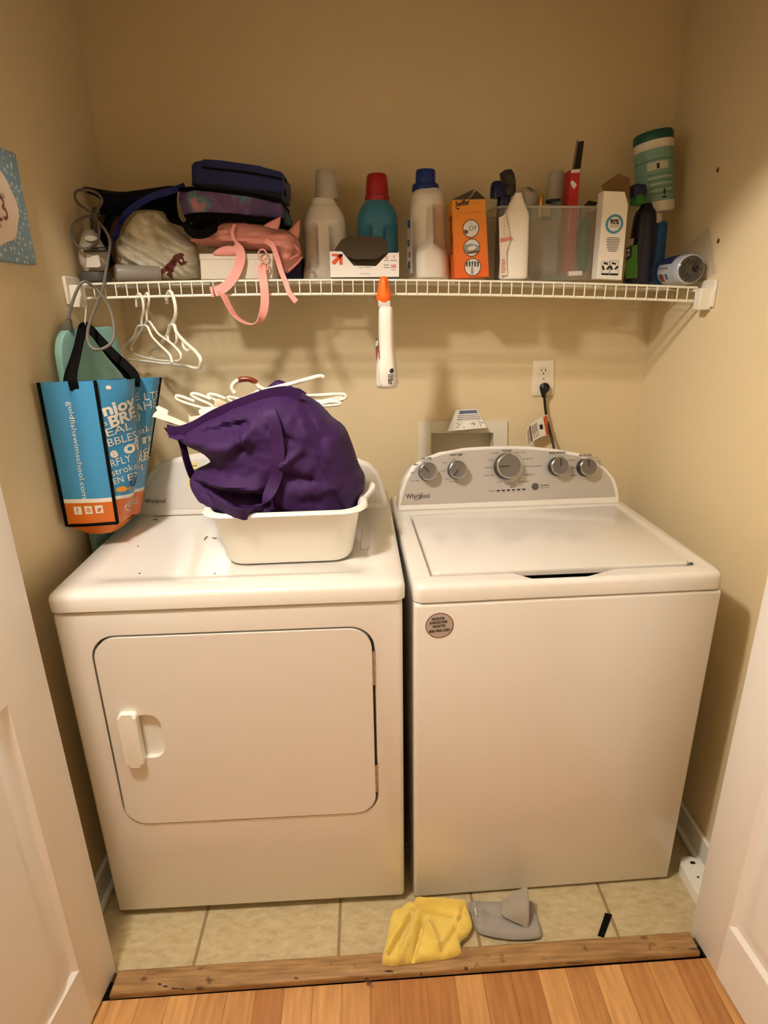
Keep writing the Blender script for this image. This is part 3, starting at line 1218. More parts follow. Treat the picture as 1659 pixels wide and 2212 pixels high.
# folded instruction paper resting on the valve box, leaning on the wall
mb = MB()
PQ = [(985, 886), (1030, 884), (1052, 922), (966, 930)]
YB = (-0.006, -0.035)


def paper(s, t):
    top = V((PQ[0][0] * (1 - s) + PQ[1][0] * s, PQ[0][1] * (1 - s) + PQ[1][1] * s, 0))
    bot = V((PQ[3][0] * (1 - s) + PQ[2][0] * s, PQ[3][1] * (1 - s) + PQ[2][1] * s + 2, 0))
    q = top.lerp(bot, t)
    fold = 0.012 * (1 - abs(2 * min(1, s / 0.36) - 1)) if s < 0.36 else 0
    return W(q[0], q[1], 1, YB[0] * (1 - t) + YB[1] * t + fold * (0.4 + 0.6 * t) * -1 + 0.004 * math.sin(9 * s) * t)


mb.sheet(paper, 18, 10, 0, 0.0012)


def pst(s0, s1, t0, t1, m):
    mb.sheet(lambda s, t: paper(s0 + (s1 - s0) * s, t0 + (t1 - t0) * t) + V((0, -0.0018, 0)), 10, 2, m)


pst(0.14, 0.96, 0.03, 0.20, 1)
for k in range(3):
    pst(0.16, 0.98, 0.27 + 0.09 * k, 0.30 + 0.09 * k, 2)
pst(0.14, 0.98, 0.52, 0.53, 2)
pst(0.86, 0.875, 0.53, 0.92, 2)
for (s, t) in ((0.2, 0.62), (0.26, 0.7), (0.22, 0.8), (0.66, 0.66), (0.70, 0.70), (0.62, 0.7), (0.68, 0.75), (0.9, 0.66), (0.93, 0.7), (0.34, 0.6), (0.4, 0.86)):
    pst(s, s + 0.035, t, t + 0.045, 2)
tag(mb.build('folded_leaflet', [PAPER, mat('blue_print', '#5b6887', 0.6), GREYP]), 'creased printed leaflet propped on the valve box against the wall', 'leaflet')

# small screws left in the right wall
RF = Frame.axes((XR, 0, 0), (0, -1, 0), (0, 0, 1))
for (u, v, lab) in ((1552, 367, 'small red-brown anchor in the right wall, the higher one'), (1553, 520, 'small red-brown anchor in the right wall, by the bracket')):
    p = W(u, v, 0, XR)
    mb = MB()
    mb.tube([p + V((0.004, 0, 0)), p + V((-0.004, -0.001, -0.003))], 0.0028, 10)
    mb.tube([p + V((-0.002, -0.001, 0.005)), p + V((-0.004, -0.001, -0.004))], 0.0022, 8)
    tag(mb.build('wall_anchor', mat('anchor_red', '#7d2318', 0.5)), lab, 'wall anchor', 'wall anchors')

# canvas sign on the left wall
LFm = Frame.axes((XL, 0, 0), (0, 1, 0), (0, 0, 1))
sign = thing('canvas_sign', 'small canvas sign with a blue floral border on the left wall', 'wall sign', (XL, -0.65, 1.588))
mb = MB()
mb.box((XL + 0.0005, -0.80, 1.588), (XL + 0.018, -0.502, 1.806), 0.002, 1)
blu = bpy.data.materials.new('floral_blue')
blu.use_nodes = True
nt = blu.node_tree
vo = nt.nodes.new('ShaderNodeTexVoronoi')
vo.inputs['Scale'].default_value = 85
tcn = nt.nodes.new('ShaderNodeTexCoord')
nt.links.new(tcn.outputs['Object'], vo.inputs['Vector'])
crn = nt.nodes.new('ShaderNodeValToRGB')
crn.color_ramp.elements[0].position = 0.22
crn.color_ramp.elements[0].color = srgb('#c9d2cf')
crn.color_ramp.elements[1].position = 0.40
crn.color_ramp.elements[1].color = srgb('#7d98a5')
nt.links.new(vo.outputs['Distance'], crn.inputs[0])
nt.links.new(crn.outputs[0], nt.nodes['Principled BSDF'].inputs['Base Color'])
nt.nodes['Principled BSDF'].inputs['Roughness'].default_value = 0.7
mb.build('canvas', blu, sign)
SF = Frame.axes((XL + 0.0185, 0, 0), (0, 1, 0), (0, 0, 1))
mb = MB()
pts = []
for i in range(40):
    a = 2 * math.pi * i / 40
    pts.append((-0.651 + 0.112 * math.cos(a) + 0.003 * math.cos(9 * a), 1.697 + 0.080 * math.sin(a) + 0.003 * math.sin(9 * a)))
mb.poly(pts, SF.M, 0.0, 0)
mb.tpx(SF, '23', (-8, 480), (20, 474), 26, 1, 0.0006)
mb.tpx(SF, 'you', (-15, 430), (9, 428), 8, 2, 0.0006)
mb.tpx(SF, 'home', (-18, 494), (4, 492), 8, 1, 0.0006)
mb.build('painted_oval', [mat('sign_cream', '#e6d3bd', 0.7), mat('sign_red', '#8b4a45', 0.7), GREYP], sign)
#--PART3--
# ================================================================== WIRE SHELF
SY = -0.305
shelf = thing('wire_shelf', 'white coated wire shelf spanning the closet above the machines', 'shelf', (0, 0, 1.5))
mb = MB()
xs_ = [-0.786 + i * (0.826 + 0.786) / 20 for i in range(21)]
for yy, dz, rr in ((SY - 0.002, -0.006, 0.0030), (SY - 0.002, -0.040, 0.0034), (-0.20, -0.009, 0.0026), (-0.10, -0.009, 0.0026), (-0.012, -0.008, 0.0030)):
    mb.tube([V((x, yy, zs(x) + dz)) for x in xs_], rr, 8)
x = -0.779
while x < 0.822:
    z = zs(x)
    mb.tube([V((x, -0.004, z - 0.0045)), V((x, SY - 0.001, z - 0.0045)), V((x, SY - 0.0055, z - 0.008)), V((x, SY - 0.0055, z - 0.042))], 0.00165, 6)
    x += 0.0277
mb.build('wire_mesh', WIRE, shelf)
for x0, x1, z in ((XL + 0.0005, XL + 0.034, zs(-0.78)), (XR - 0.034, XR - 0.0005, zs(0.82))):
    mb = MB()
    mb.box((x0, -0.345, z - 0.062), (x1, -0.314, z - 0.008), 0.002, 1)
    wx = x0 if x0 < 0 else x1 - 0.008
    mb.box((wx, -0.360, z - 0.055), (wx + 0.008, -0.27, z + 0.012), 0.002, 1)
    mb.box((x0, -0.314, z - 0.016), (x1, -0.27, z - 0.010), 0.001, 1)
    mb.build('bracket', PLASTC, shelf)


def at_shelf(u, v, y):
    p = W(u, v, 1, y)
    return V((p[0], y, zs(p[0])))


# ================================================================== LAUNDRY BOTTLES ON THE SHELF
def grips(lx, ly, tz, hw, hd):
    if ly < 0:
        q = sst(0.22, 0.36, abs(lx) / hw) * sst(0.10, 0.24, tz) * (1 - sst(0.56, 0.72, tz))
        ly *= 1 - 0.42 * q
        lx *= 1 - 0.05 * q
    return lx, ly


MILK = mat('milky_plastic', '#ece5d6', 0.38)
t = thing('detergent_bottle', 'white detergent bottle with a cloudy clear cap, left of the red-capped bottle', 'bottle', tuple(at_shelf(706, 602, -0.115)), 0, 'laundry bottles on the shelf')
mb = MB()
flask(mb, 706, -0.115, [(430, 24, 1.0), (438, 27, 1.0), (444, 29, 1.0), (450, 34, 1.0), (468, 43, 1.0), (486, 46, 1.05), (530, 47, 1.05), (570, 48, 1.05), (598, 50, 1.0), (603, 47, 1.0)], zb=zs(-0.16), push=grips)
mb.build('body', MILK, t)
mb = MB()
C = W(706, 432, 1, -0.115)
k = pscale(706, 432, -0.115)
mb.lathe([(25 * k, 0), (25.5 * k, 0.006), (23 * k, 0.05), (22 * k, 0.068), (20 * k, 0.072), (0.004, 0.073)], Matrix.Translation(C), 36)
mb.build('cap', mat('cloudy_cap', '#b9b2a2', 0.4), t)

BLUEB = mat('teal_plastic', '#3c7f9c', 0.38)
t = thing('detergent_bottle', 'teal blue detergent bottle with a dark red cap', 'bottle', tuple(at_shelf(817, 602, -0.112)), 0, 'laundry bottles on the shelf')
mb = MB()
flask(mb, 817, -0.112, [(434, 24, 1.0), (440, 29, 1.0), (450, 36, 1.0), (470, 43, 0.95), (490, 44, 0.95), (540, 44.5, 0.95), (598, 46, 0.95), (604, 43, 0.9)], zb=zs(0.0), push=grips)
mb.build('body', BLUEB, t)
mb = MB()
C = W(815, 437, 1, -0.112)
k = pscale(815, 437, -0.112)
mb.lathe([(26 * k, 0), (26.5 * k, 0.014), (24.5 * k, 0.016), (23.5 * k, 0.045), (21.5 * k, 0.064), (19 * k, 0.069), (0.003, 0.07)], Matrix.Translation(C), 40)
mb.build('cap', mat('red_cap', '#a31a1c', 0.4), t)

t = thing('detergent_bottle', 'white fabric bottle with a dark blue stepped cap, beside the orange carton', 'bottle', tuple(at_shelf(923, 601, -0.17)), 0, 'laundry bottles on the shelf')
mb = MB()


def grips2(lx, ly, tz, hw, hd):
    if ly < 0:
        q = sst(0.14, 0.26, abs(lx) / hw) * sst(0.36, 0.46, tz + 0.12 * abs(lx) / hw) * (1 - sst(0.74, 0.86, tz))
        ly *= 1 - 0.45 * q
    return lx, ly


flask(mb, 923, -0.17, [(410, 27, 1.0), (416, 32, 1.0), (426, 36, 1.1), (450, 38, 1.2), (500, 40, 1.3), (540, 42, 1.3), (580, 44, 1.3), (597, 44, 1.3), (602, 41, 1.25)], zb=zs(0.1), push=grips2, yaw=R(6))
mb.build('body', MILK, t)
mb = MB()
C = W(919, 413, 1, -0.17)
k = pscale(919, 413, -0.17)
mb.lathe([(29 * k, 0), (29 * k, 0.010), (27 * k, 0.016), (21.5 * k, 0.018), (21 * k, 0.046), (19.5 * k, 0.050), (0.003, 0.051)], Matrix.Translation(C), 40)
mb.build('cap', mat('blue_cap', '#16307c', 0.4), t)
mb = MB()
lf = Frame.axes(W(884, 540, 1, -0.20) + V((-0.012, 0, 0)), (0.30, -0.95, 0), (0.02, 0, 1))
mb.ppx(lf, [(880, 474), (887, 466), (891, 590), (879, 592)], -0.001, 0.0, 0)
for (u, v, r, m_) in ((883.5, 484, 4.5, 1), (883, 525, 4, 2), (885, 550, 3, 3), (884, 572, 4, 2)):
    mb.qpx(lf, [(u - r * .6, v - r * 1.8), (u + r * .6, v - r * 2), (u + r * .6, v + r * 1.8), (u - r * .6, v + r * 2)], m_, 0.0006)
mb.build('label', [mat('label_grey', '#b9b4b0', 0.5), mat('label_blue', '#2b5f94', 0.5), GREYP, mat('label_red', '#a8443c', 0.5)], t)

# ---- dryer sheet carton with its flap pushed up
ORG = mat('print_orange', '#e2572b', 0.55)
t = thing('dryer_sheet_box', 'small white carton with an orange arrow and an open grey flap', 'box', tuple(at_shelf(787, 598, -0.25)))
F = Frame((0, -0.292, 0))
mb = MB()
mb.ppx(F, [(712, 543), (738, 543), (764, 574), (812, 575), (840, 546), (862, 546), (862, 598), (714, 599)], -0.0015, 0.0, 0)
A_, B_ = W(712, 543, 1, -0.292), W(862, 598, 1, -0.292)
zb = B_[2]
mb.box((A_[0], -0.2905, zb), (A_[0] + 0.0015, -0.225, A_[2]), 0, 1, None, 0)
mb.box((B_[0] - 0.0015, -0.2905, zb), (B_[0], -0.225, A_[2] - 0.003), 0, 1, None, 0)
mb.box((A_[0], -0.2265, zb), (B_[0], -0.225, A_[2] - 0.003), 0, 1, None, 1)
mb.box((A_[0], -0.2905, zb), (B_[0], -0.225, zb + 0.0015), 0, 1, None, 1)
for poly in ([(717, 548), (740, 549), (740, 554.5), (717, 553.5)], [(733, 549), (740, 549), (740, 572), (733, 571.5)], [(719, 571), (716.5, 566), (731, 551), (737, 556), (724, 571.5)]):
    mb.qpx(F, poly, 2, 0.0006)
mb.tpx(F, '105', (844.5, 579), (856, 578.5), 6.5, 2, bold=0.03)
mb.tpx(F, 'sheets', (846, 584), (855, 583.7), 2.5, 3)
mb.ringpx(F, (834.5, 556), 3, 1, 2)
mb.qpx(F, [(850, 552), (852, 551), (851.5, 558), (850.5, 558)], 2)
mb.tpx(F, 'dryer sheets', (774, 578.5), (802, 578.5), 2.6, 3)
mb.tpx(F, 'fresh linen', (778, 592), (800, 592), 2, 3)
for u0, u1, v in ((829, 840, 562), (844, 858, 562), (829, 840, 577), (829, 840, 572)):
    mb.qpx(F, [(u0, v), (u1, v), (u1, v + 1.2), (u0, v + 1.2)], 3)
mb.build('carton', [CARD, CARDIN, ORG, GREYP], t)
mb = MB()
F2 = Frame(W(780, 560, 1, -0.250), 0, R(14))
mb.ppx(F2, [(722, 541), (736, 519), (756, 508), (820, 511), (839, 522), (837, 545), (812, 560), (764, 560)], -0.0015, 0.0)
mb.build('flap', mat('dark_grey_card', '#544839', 0.85), t)

# ---- orange carton
t = thing('duster_refill_box', 'tall orange carton with three round pictures and a torn open top', 'box', tuple(at_shelf(1018, 601, -0.23)))
F = Frame((0, -0.283, 0))
om = bpy.data.materials.new('orange_carton')
om.use_nodes = True
nt = om.node_tree
tcn = nt.nodes.new('ShaderNodeTexCoord')
sx = nt.nodes.new('ShaderNodeSeparateXYZ')
nt.links.new(tcn.outputs['Object'], sx.inputs[0])
crn = nt.nodes.new('ShaderNodeMapRange')
crn.inputs['From Min'].default_value = 0.02
crn.inputs['From Max'].default_value = 0.24
nt.links.new(sx.outputs['Z'], crn.inputs['Value'])
mxn = nt.nodes.new('ShaderNodeMix')
mxn.data_type = 'RGBA'
mxn.inputs[6].default_value = srgb('#e2641c')
mxn.inputs[7].default_value = srgb('#e5a02a')
nt.links.new(crn.outputs[0], mxn.inputs[0])
nt.links.new(mxn.outputs[2], nt.nodes['Principled BSDF'].inputs['Base Color'])
nt.nodes['Principled BSDF'].inputs['Roughness'].default_value = 0.45
mb = MB()
Q = [(976, 432), (1049, 430), (1057, 598), (983, 602)]
mb.ppx(F, Q, -0.10, 0.0, 0, 0.0015, 1)
PICW = mat('picture_white', '#dcd8cf', 0.5)
PICG = mat('picture_grey', '#8f928a', 0.5)
PICD = mat('picture_dark', '#3d4a45', 0.5)
for (c_, r) in (((1017, 494), 17), ((1019, 535), 17), ((1021, 577), 17)):
    mb.discpx(F, c_, r, 1, 0.0006)
    mb.ringpx(F, c_, r + 0.8, 1.4, 3, 0.0008)
mb.qpx(F, [(1002, 496), (1010, 497), (1012, 502), (1006, 507), (1002, 502)], 4, 0.001)
mb.discpx(F, (1018, 493), 5, 2, 0.001)
mb.discpx(F, (1018, 493), 3, 1, 0.0012)
mb.qpx(F, [(1025, 488), (1029, 488), (1026, 497), (1024, 495)], 2, 0.001)
mb.qpx(F, [(1004, 530), (1018, 526), (1035, 531), (1036, 538), (1022, 544), (1006, 548), (1003, 540)], 2, 0.001)
mb.qpx(F, [(1010, 535), (1022, 530), (1030, 534), (1022, 540), (1012, 541)], 1, 0.0012)
mb.qpx(F, [(1006, 545), (1034, 540), (1033, 546), (1010, 549)], 4, 0.0012)
for a in range(5):
    mb.qpx(F, [(1006 + a * 6, 566), (1010 + a * 6, 563), (1010 + a * 6, 575), (1007 + a * 6, 577)], 5, 0.001)
mb.qpx(F, [(1018, 572), (1021, 572), (1023, 592), (1017, 593)], 2, 0.0012)
mb.tpx(F, 'Swiffer', (984.5, 447), (1015, 441), 10, 3, 0.0008, 0.03)
mb.qpx(F, [(982, 449), (992, 449.5), (991, 454), (987, 451.5)], 3, 0.0008)
mb.tpx(F, 'Dusters', (1018, 442), (1044, 440), 5, 6, 0.0008)
mb.tpx(F, 'dusting refills', (990, 461), (1042, 459), 3, 6, 0.0008)
pl, pb = F.px(*Q[0]), F.px(*Q[3])
LF_ = Frame.axes(F.w(pb[0], pb[1], 0.0) + V((-0.0006, 0, 0)), (0, -1, 0), (F.w(pl[0], pl[1]) - F.w(pb[0], pb[1])))
mb.text('Swiffer', (-0.045, 0.155), (-0.050, 0.055), 0.030, LF_.M, 0.0006, 3, 0.03)
mb.build('carton', [om, PICW, PICG, INK, mat('picture_brown', '#6f4c38', 0.5), PICD, mat('print_pale_orange', '#c67d20', 0.5)], t)
mb = MB()
F2 = Frame(W(1010, 431, 1, -0.278), 0, R(8))
mb.ppx(F2, [(977, 431), (1001, 419), (1026, 408), (1014, 425), (1010, 430)], -0.0012, 0.0)
mb.build('torn_flap', mat('carton_inside', '#4b4236', 0.8), t)
mb = MB()
mb.ppx(Frame(W(1030, 431, 1, -0.272), 0, R(14)), [(1012, 430), (1029, 411), (1049, 429)], -0.0012, 0.0)
mb.build('torn_flap', mat('carton_inside', '#4b4236', 0.8), t)
mb = MB()
mb.ppx(F2, [(1012, 426), (1024, 413), (1027, 415), (1017, 428)], 0.0002, 0.0008)
mb.build('torn_edge', CARDIN, t)

# ---- white spray bottle with black trigger in front of the clear bin
t = thing('spray_bottle', 'white spray bottle with a black trigger in front of the clear bin', 'spray bottle', tuple(at_shelf(1108, 598, -0.278)))
mb = MB()
flask(mb, 1108, -0.279, [(418, 9, 1.0, -7), (424, 10, 1.0, -6), (436, 15, 0.8, -3), (450, 21, 0.65), (462, 26, 0.6), (500, 28, 0.6), (560, 29.5, 0.6), (594, 30, 0.6), (599, 27, 0.6)], zb=zs(0.31), exp=3.2)
pr = MB()
mb.build('body', MILK, t)
F = Frame((0, -0.3055, 0))
mb = MB()
mb.ppx(F, [(1078, 470), (1092, 463), (1103, 515), (1094, 545), (1096, 594), (1081, 595)], -0.003, -0.0006)
PINKP = mat('faded_red', '#c9806a', 0.5)
mb.qpx(F, [(1080, 515), (1105, 511), (1106, 517), (1081, 524)], 1)
for k in range(7):
    mb.qpx(F, [(1083 + k % 2, 560 + k * 4.5), (1090 + k % 3, 559 + k * 4.5), (1090 + k % 3, 561.5 + k * 4.5), (1083, 562 + k * 4.5)], 1)
for k in range(5):
    mb.qpx(F, [(1088, 468 + k * 9), (1091, 467.5 + k * 9), (1091, 472 + k * 9), (1088, 472.5 + k * 9)], 2)
mb.build('label', [mat('label_cream', '#e0d2bd', 0.5), PINKP, mat('label_grey', '#b9b4b0', 0.5)], t)
mb = MB()
C = W(1101, 419, 1, -0.279)
k = pscale(1101, 419, -0.279)
mb.lathe([(12 * k, -0.004), (12.5 * k, 0.012), (11 * k, 0.03), (10 * k, 0.036)], Matrix.Translation(C), 20)
F = Frame((0, -0.279, 0))
mb.ppx(F, [(1083, 385), (1081, 374), (1090, 368), (1103, 367), (1109, 377), (1108, 396), (1110, 404), (1092, 404), (1089, 396)], -0.012, 0.014, 0, 0.004, 2)
mb.ppx(F, [(1082, 384), (1088, 384), (1092, 402), (1088, 403)], -0.008, 0.022, 0, 0.003, 2)
mb.build('trigger_head', mat('trigger_black', '#1d1a17', 0.45), t)

# ---- clear plastic bin and what stands in it
BINM = glassy('clear_bin_plastic', '#cbc8ba', 0.22, 0.3)
bc = W(1080, 447, 1, -0.252)
byaw = R(6)
BM = Matrix.Translation((bc[0], bc[1], 0)) @ Matrix.Rotation(byaw, 4, 'Z')
bz0 = zs(0.45) + 0.002
bz1 = bc[2]
BW = (W(1318, 450, 1, -0.220)[0] - bc[0]) / math.cos(byaw)
bin_ = thing('plastic_bin', 'clear plastic bin crowded with sprays and small boxes', 'bin', (bc[0], bc[1], bz0), byaw)
mb = MB()
rings = []
for i0, z, th in ((0.020, bz0, 0), (0.010, bz0 + 0.08, 0), (0.008, bz0 + 0.082, 0), (0.0, bz1, 0), (-0.004, bz1, 0), (-0.004, bz1 + 0.004, 0), (0.004, bz1 + 0.004, 0), (0.012, bz0 + 0.082, 0), (0.014, bz0 + 0.08, 0), (0.024, bz0 + 0.004, 0)):
    rings.append([BM @ V((p[0], p[1], z)) for p in rrect(i0, i0 * 0.6, BW - i0, 0.21 - i0 * 0.6, 0.022, 5)])
mb.loft(rings)
mb.build('tub', BINM, bin_)
mb = MB()
mb.tube([BM @ V((p[0], p[1], bz1)) for p in rrect(-0.004, -0.004, BW + 0.004, 0.214, 0.024, 5)], 0.0022, 6, closed=True)
mb.build('rim', glassy('bin_rim_plastic', '#d5d6cc', 0.5, 0.3), bin_)
IZ = bz0 + 0.006


def inbin(name, label, cat, u, y):
    p = W(u, 600, 1, y)
    return thing(name, label, cat, (p[0], y, IZ), 0, None)


NAVY = mat('navy_plastic', '#131c4e', 0.28)
t = inbin('bottle', 'dark navy bottle with a domed cap in the bin, left of the black trigger', 'bottle', 1072, -0.135)
mb = MB()
flask(mb, 1081, -0.14, [(420, 13.5, 1.0), (440, 14.5, 1.0), (470, 14.5, 1.0), (590, 14.5, 1.0), (597, 13, 1.0)], zb=IZ, exp=2.1)
mb.build('body', NAVY, t)
mb = MB()
k = pscale(1079, 425, -0.135)
mb.lathe([(15.5 * k, 0), (15.5 * k, 0.025), (14 * k, 0.036), (10 * k, 0.041), (0.001, 0.042)], Matrix.Translation(W(1074, 428, 1, -0.14)), 28)
mb.build('cap', NAVY, t)

SLV = mat('spray_silver', '#8f8b80', 0.4, metal=0.3)
t = inbin('spray_can', 'grey air freshener can with a slanted oval top in the bin', 'spray can', 1143, -0.09)
mb = MB()
flask(mb, 1146, -0.10, [(444, 14, 1.0), (452, 16, 1.0), (470, 16, 1.0), (590, 16, 1.0), (597, 15, 1.0)], zb=IZ, exp=2.0)
mb.build('body', SLV, t)
mb = MB()
C = W(1143, 440, 1, -0.09)
k = pscale(1143, 440, -0.09)
ri = []
for z, sl, r in ((-0.012, 0.0, 16.5), (0.028, 0.55, 17.5), (0.034, 0.55, 17.0), (0.036, 0.55, 15.5)):
    ri.append([C + V((r * k * math.cos(a), r * k * 0.9 * math.sin(a), z + sl * r * k * 0.9 * math.sin(a) - 0.25 * sl * r * k * math.cos(a))) for a in [2 * math.pi * i / 28 for i in range(28)]])
mb.loft(ri)
mb.build('cap', mat('cap_pewter', '#c4beb0', 0.4), t)
mb = MB()
ce = C + V((0, -0.001, 0.0368))
mk = lambda a, b: ce + V((a * k, b * k * 0.9, 0.55 * b * k * 0.9 - 0.25 * 0.55 * a * k + 0.0004))
for (a0, b0, a1, b1) in ((-6, 7, 4, 9), (-3, 1, 3, 4), (-1, -4, 5, -2), (0, -9, 6, -7)):
    mb.add([mk(a0, b0 - 2), mk(a1, b1 - 2), mk(a1, b1 + 1), mk(a0, b0 + 1)], [[0, 1, 2, 3]])
mb.build('cap_print', INK, t)

t = inbin('spray_can', 'tall aerosol can with a pale grey cap and dark ring, left of the red box', 'spray can', 1199, -0.095)
mb = MB()
flask(mb, 1198, -0.095, [(432, 18, 1.0), (440, 18.5, 1.0), (590, 18.5, 1.0), (597, 17, 1.0)], zb=IZ, exp=2.0)
mb.build('body', mat('can_teal', '#7d999e', 0.35), t)
mb = MB()
k = pscale(1199, 432, -0.085)
C = W(1198, 434, 1, -0.095)
mb.lathe([(18.5 * k, 0), (18.5 * k, 0.003), (17.5 * k, 0.006), (16 * k, 0.07), (14.5 * k, 0.0745), (0.002, 0.075)], Matrix.Translation(C), 32)
mb.build('cap', mat('cap_grey_white', '#bdb9ae', 0.4), t)
mb = MB()
mb.lathe([(18.6 * k, -0.004), (19.2 * k, -0.003), (19.2 * k, 0.002), (18.0 * k, 0.003)], Matrix.Translation(C), 32, 0, (False, False))
mb.build('ring', mat('ring_blue', '#2b3350', 0.4), t)

t = inbin('pump_bottle', 'small perfume-style bottle with a gold pump in the bin', 'bottle', 1167, -0.172)
GOLD = mat('gold', '#d6b06a', 0.25, metal=0.9)
mb = MB()
C = W(1167, 447, 1, -0.172)
k = pscale(1167, 447, -0.185)
mb.lathe([(5.5 * k, 0), (5.5 * k, 0.026), (4.5 * k, 0.029), (0.001, 0.0295)], Matrix.Translation(C), 18)
mb.build('pump_cap', GOLD, t)
mb = MB()
mb.lathe([(3.5 * k, -0.025), (3.5 * k, 0.0)], Matrix.Translation(C), 12)
mb.tube([C + V((0, 0, -0.02)), C + V((-0.004, 0, -0.09))], 0.0012, 6)
mb.build('pump_stem', PLASTC, t)
mb = MB()
flask(mb, 1165, -0.172, [(468, 6, 1.0), (474, 15, 0.7), (480, 19, 0.7), (590, 19, 0.7), (597, 18, 0.7)], zb=IZ, exp=4)
mb.build('bottle_body', glassy('smoky_plastic', '#6f6a64', 0.35, 0.2), t)

t = inbin('carton', 'plain taupe carton standing against the front of the clear bin', 'box', 1180, -0.226)
mb = MB()
mb.ppx(Frame(W(1150,590,1,-0.2285), R(6)), [(1147, 476), (1206, 476), (1202, 595), (1143, 594)], -0.014, 0.0, 0, 0.001, 1)
mb.build('carton_body', mat('taupe_card', '#857868', 0.7), t)

t = inbin('narrow_box', 'narrow red box leaning upright out of the bin with its end flap open', 'box', 1228, -0.185)
REDC = mat('red_card', '#c02020', 0.45)
F = Frame((0, -0.188, 0))
mb = MB()
mb.ppx(F, [(1233, 366), (1254, 364), (1238, 588), (1217, 588)], -0.055, 0.0, 0, 0.001, 1)
mb.qpx(F, [(1233.5, 367), (1253, 365), (1252, 372.5), (1233, 374)], 1, 0.0006)
mb.qpx(F, [(1235, 389), (1241, 393), (1246, 399), (1240, 409), (1234, 401), (1232, 396)], 1, 0.0006)
for k in range(9):
    mb.qpx(F, [(1230.6 - k * 0.55, 458 + k * 5), (1234.2 - k * 0.55, 458 + k * 5), (1233.8 - k * 0.55, 461.5 + k * 5), (1230.2 - k * 0.55, 461.5 + k * 5)], 2, 0.0006)
mb.build('sleeve', [REDC, WHITEINK, mat('print_pink', '#d78f8a', 0.5)], t)
mb = MB()
mb.ppx(Frame((0, -0.160, 0)), [(1238, 366), (1248, 306), (1262, 304), (1254, 366)], -0.0015, 0.0, 0)
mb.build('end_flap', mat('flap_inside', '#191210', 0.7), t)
mb = MB()
mb.ppx(Frame((0, -0.164, 0)), [(1235.5, 366), (1247, 300), (1249.5, 306), (1239.5, 366)], -0.002, 0.0)
mb.build('side_flap', CARDIN, t)

t = inbin('pouch', 'teal plastic pouch at the right end of the clear bin', 'pouch', 1282, -0.13)
mb = MB()
puff(mb, [(1246, 500), (1260, 474), (1272, 480), (1272, 540), (1267, 582), (1250, 582), (1244, 550)], 1, -0.135, 0.020, 0.016, 14, 6)
mb.build('pouch_body', mat('teal_film', '#2f9088', 0.35), t)
t = inbin('folded_card', 'small white folded card lying in the bin under the red box', 'card', 1245, -0.222)
mb = MB()
mb.ppx(Frame(W(1245,590,1,-0.221), R(6)), [(1229, 586), (1258, 585), (1259, 595), (1230, 596)], -0.012, 0.0, 0, 0.001, 1)
mb.build('card_body', CARD, t)
t = inbin('small_carton', 'grey carton with a black raised flap at the back of the bin', 'box', 1282, -0.076)
mb = MB()
mb.ppx(Frame((0, -0.076, 0)), [(1256, 449), (1277, 446), (1272, 588), (1256, 588)], -0.022, 0.0, 0, 0.001, 1)
mb.build('carton_body', mat('warm_grey_card', '#a39a8a', 0.6), t)
mb = MB()
mb.ppx(Frame(W(1290, 447, 1, -0.076), 0, R(15)), [(1258, 447), (1272, 433), (1292, 437), (1286, 445)], -0.0012, 0.0)
mb.build('flap', mat('flap_black', '#1c1712', 0.6), t)

# ---- white carton with recycling marks
t = thing('recycled_carton', 'tall white carton printed with a blue 90% ring, its brown top flap open', 'box', tuple(at_shelf(1318, 603, -0.26)))
F = Frame((0, -0.287, 0))
mb = MB()
mb.ppx(F, [(1305, 412), (1350, 414), (1357, 442), (1343, 605), (1289, 602)], -0.040, 0.0, 0, 0.001, 1)
RB = mat('print_blue', '#4f93b8', 0.5)
mb.ringpx(F, (1327, 484), 19, 5.0, 1)
mb.tpx(F, '90%', (1317, 484), (1337, 484), 9.5, 2, bold=0.035)
mb.tpx(F, 'recycled', (1317, 487.5), (1337, 487.8), 2.6, 3)
mb.tpx(F, 'paperboard', (1318, 491), (1336, 491.4), 2.6, 3)
for k in range(9):
    w = (13, 15, 15, 13, 14, 12, 13, 10, 9)[k]
    mb.qpx(F, [(1325 - w - k * .3, 513 + k * 3.6), (1325 + w - k * .3, 513.4 + k * 3.6), (1325 + w - k * .3, 514.8 + k * 3.6), (1325 - w - k * .3, 514.5 + k * 3.6)], 3)
for cx in (1308.5, 1326):
    for a0 in (90, 210, 330):
        a = R(a0)
        p1 = (cx + 7.0 * math.cos(a - 0.75), 575.5 - 7.0 * math.sin(a - 0.75))
        p2 = (cx + 7.0 * math.cos(a + 0.3), 575.5 - 7.0 * math.sin(a + 0.3))
        d = (p2[0] - p1[0], p2[1] - p1[1])
        L = math.hypot(*d)
        n_ = (-d[1] / L, d[0] / L)
        mb.qpx(F, [(p1[0] + n_[0] * 2.0, p1[1] + n_[1] * 2.0), (p2[0] + n_[0] * 2.0, p2[1] + n_[1] * 2.0), (p2[0] - n_[0] * 2.0, p2[1] - n_[1] * 2.0), (p1[0] - n_[0] * 2.0, p1[1] - n_[1] * 2.0)], 2)
        tip = (p2[0] + d[0] / L * 3.2, p2[1] + d[1] / L * 3.2)
        mb.qpx(F, [(p2[0] + n_[0] * 3.6, p2[1] + n_[1] * 3.6), tip, (p2[0] - n_[0] * 3.6, p2[1] - n_[1] * 3.6)], 2)
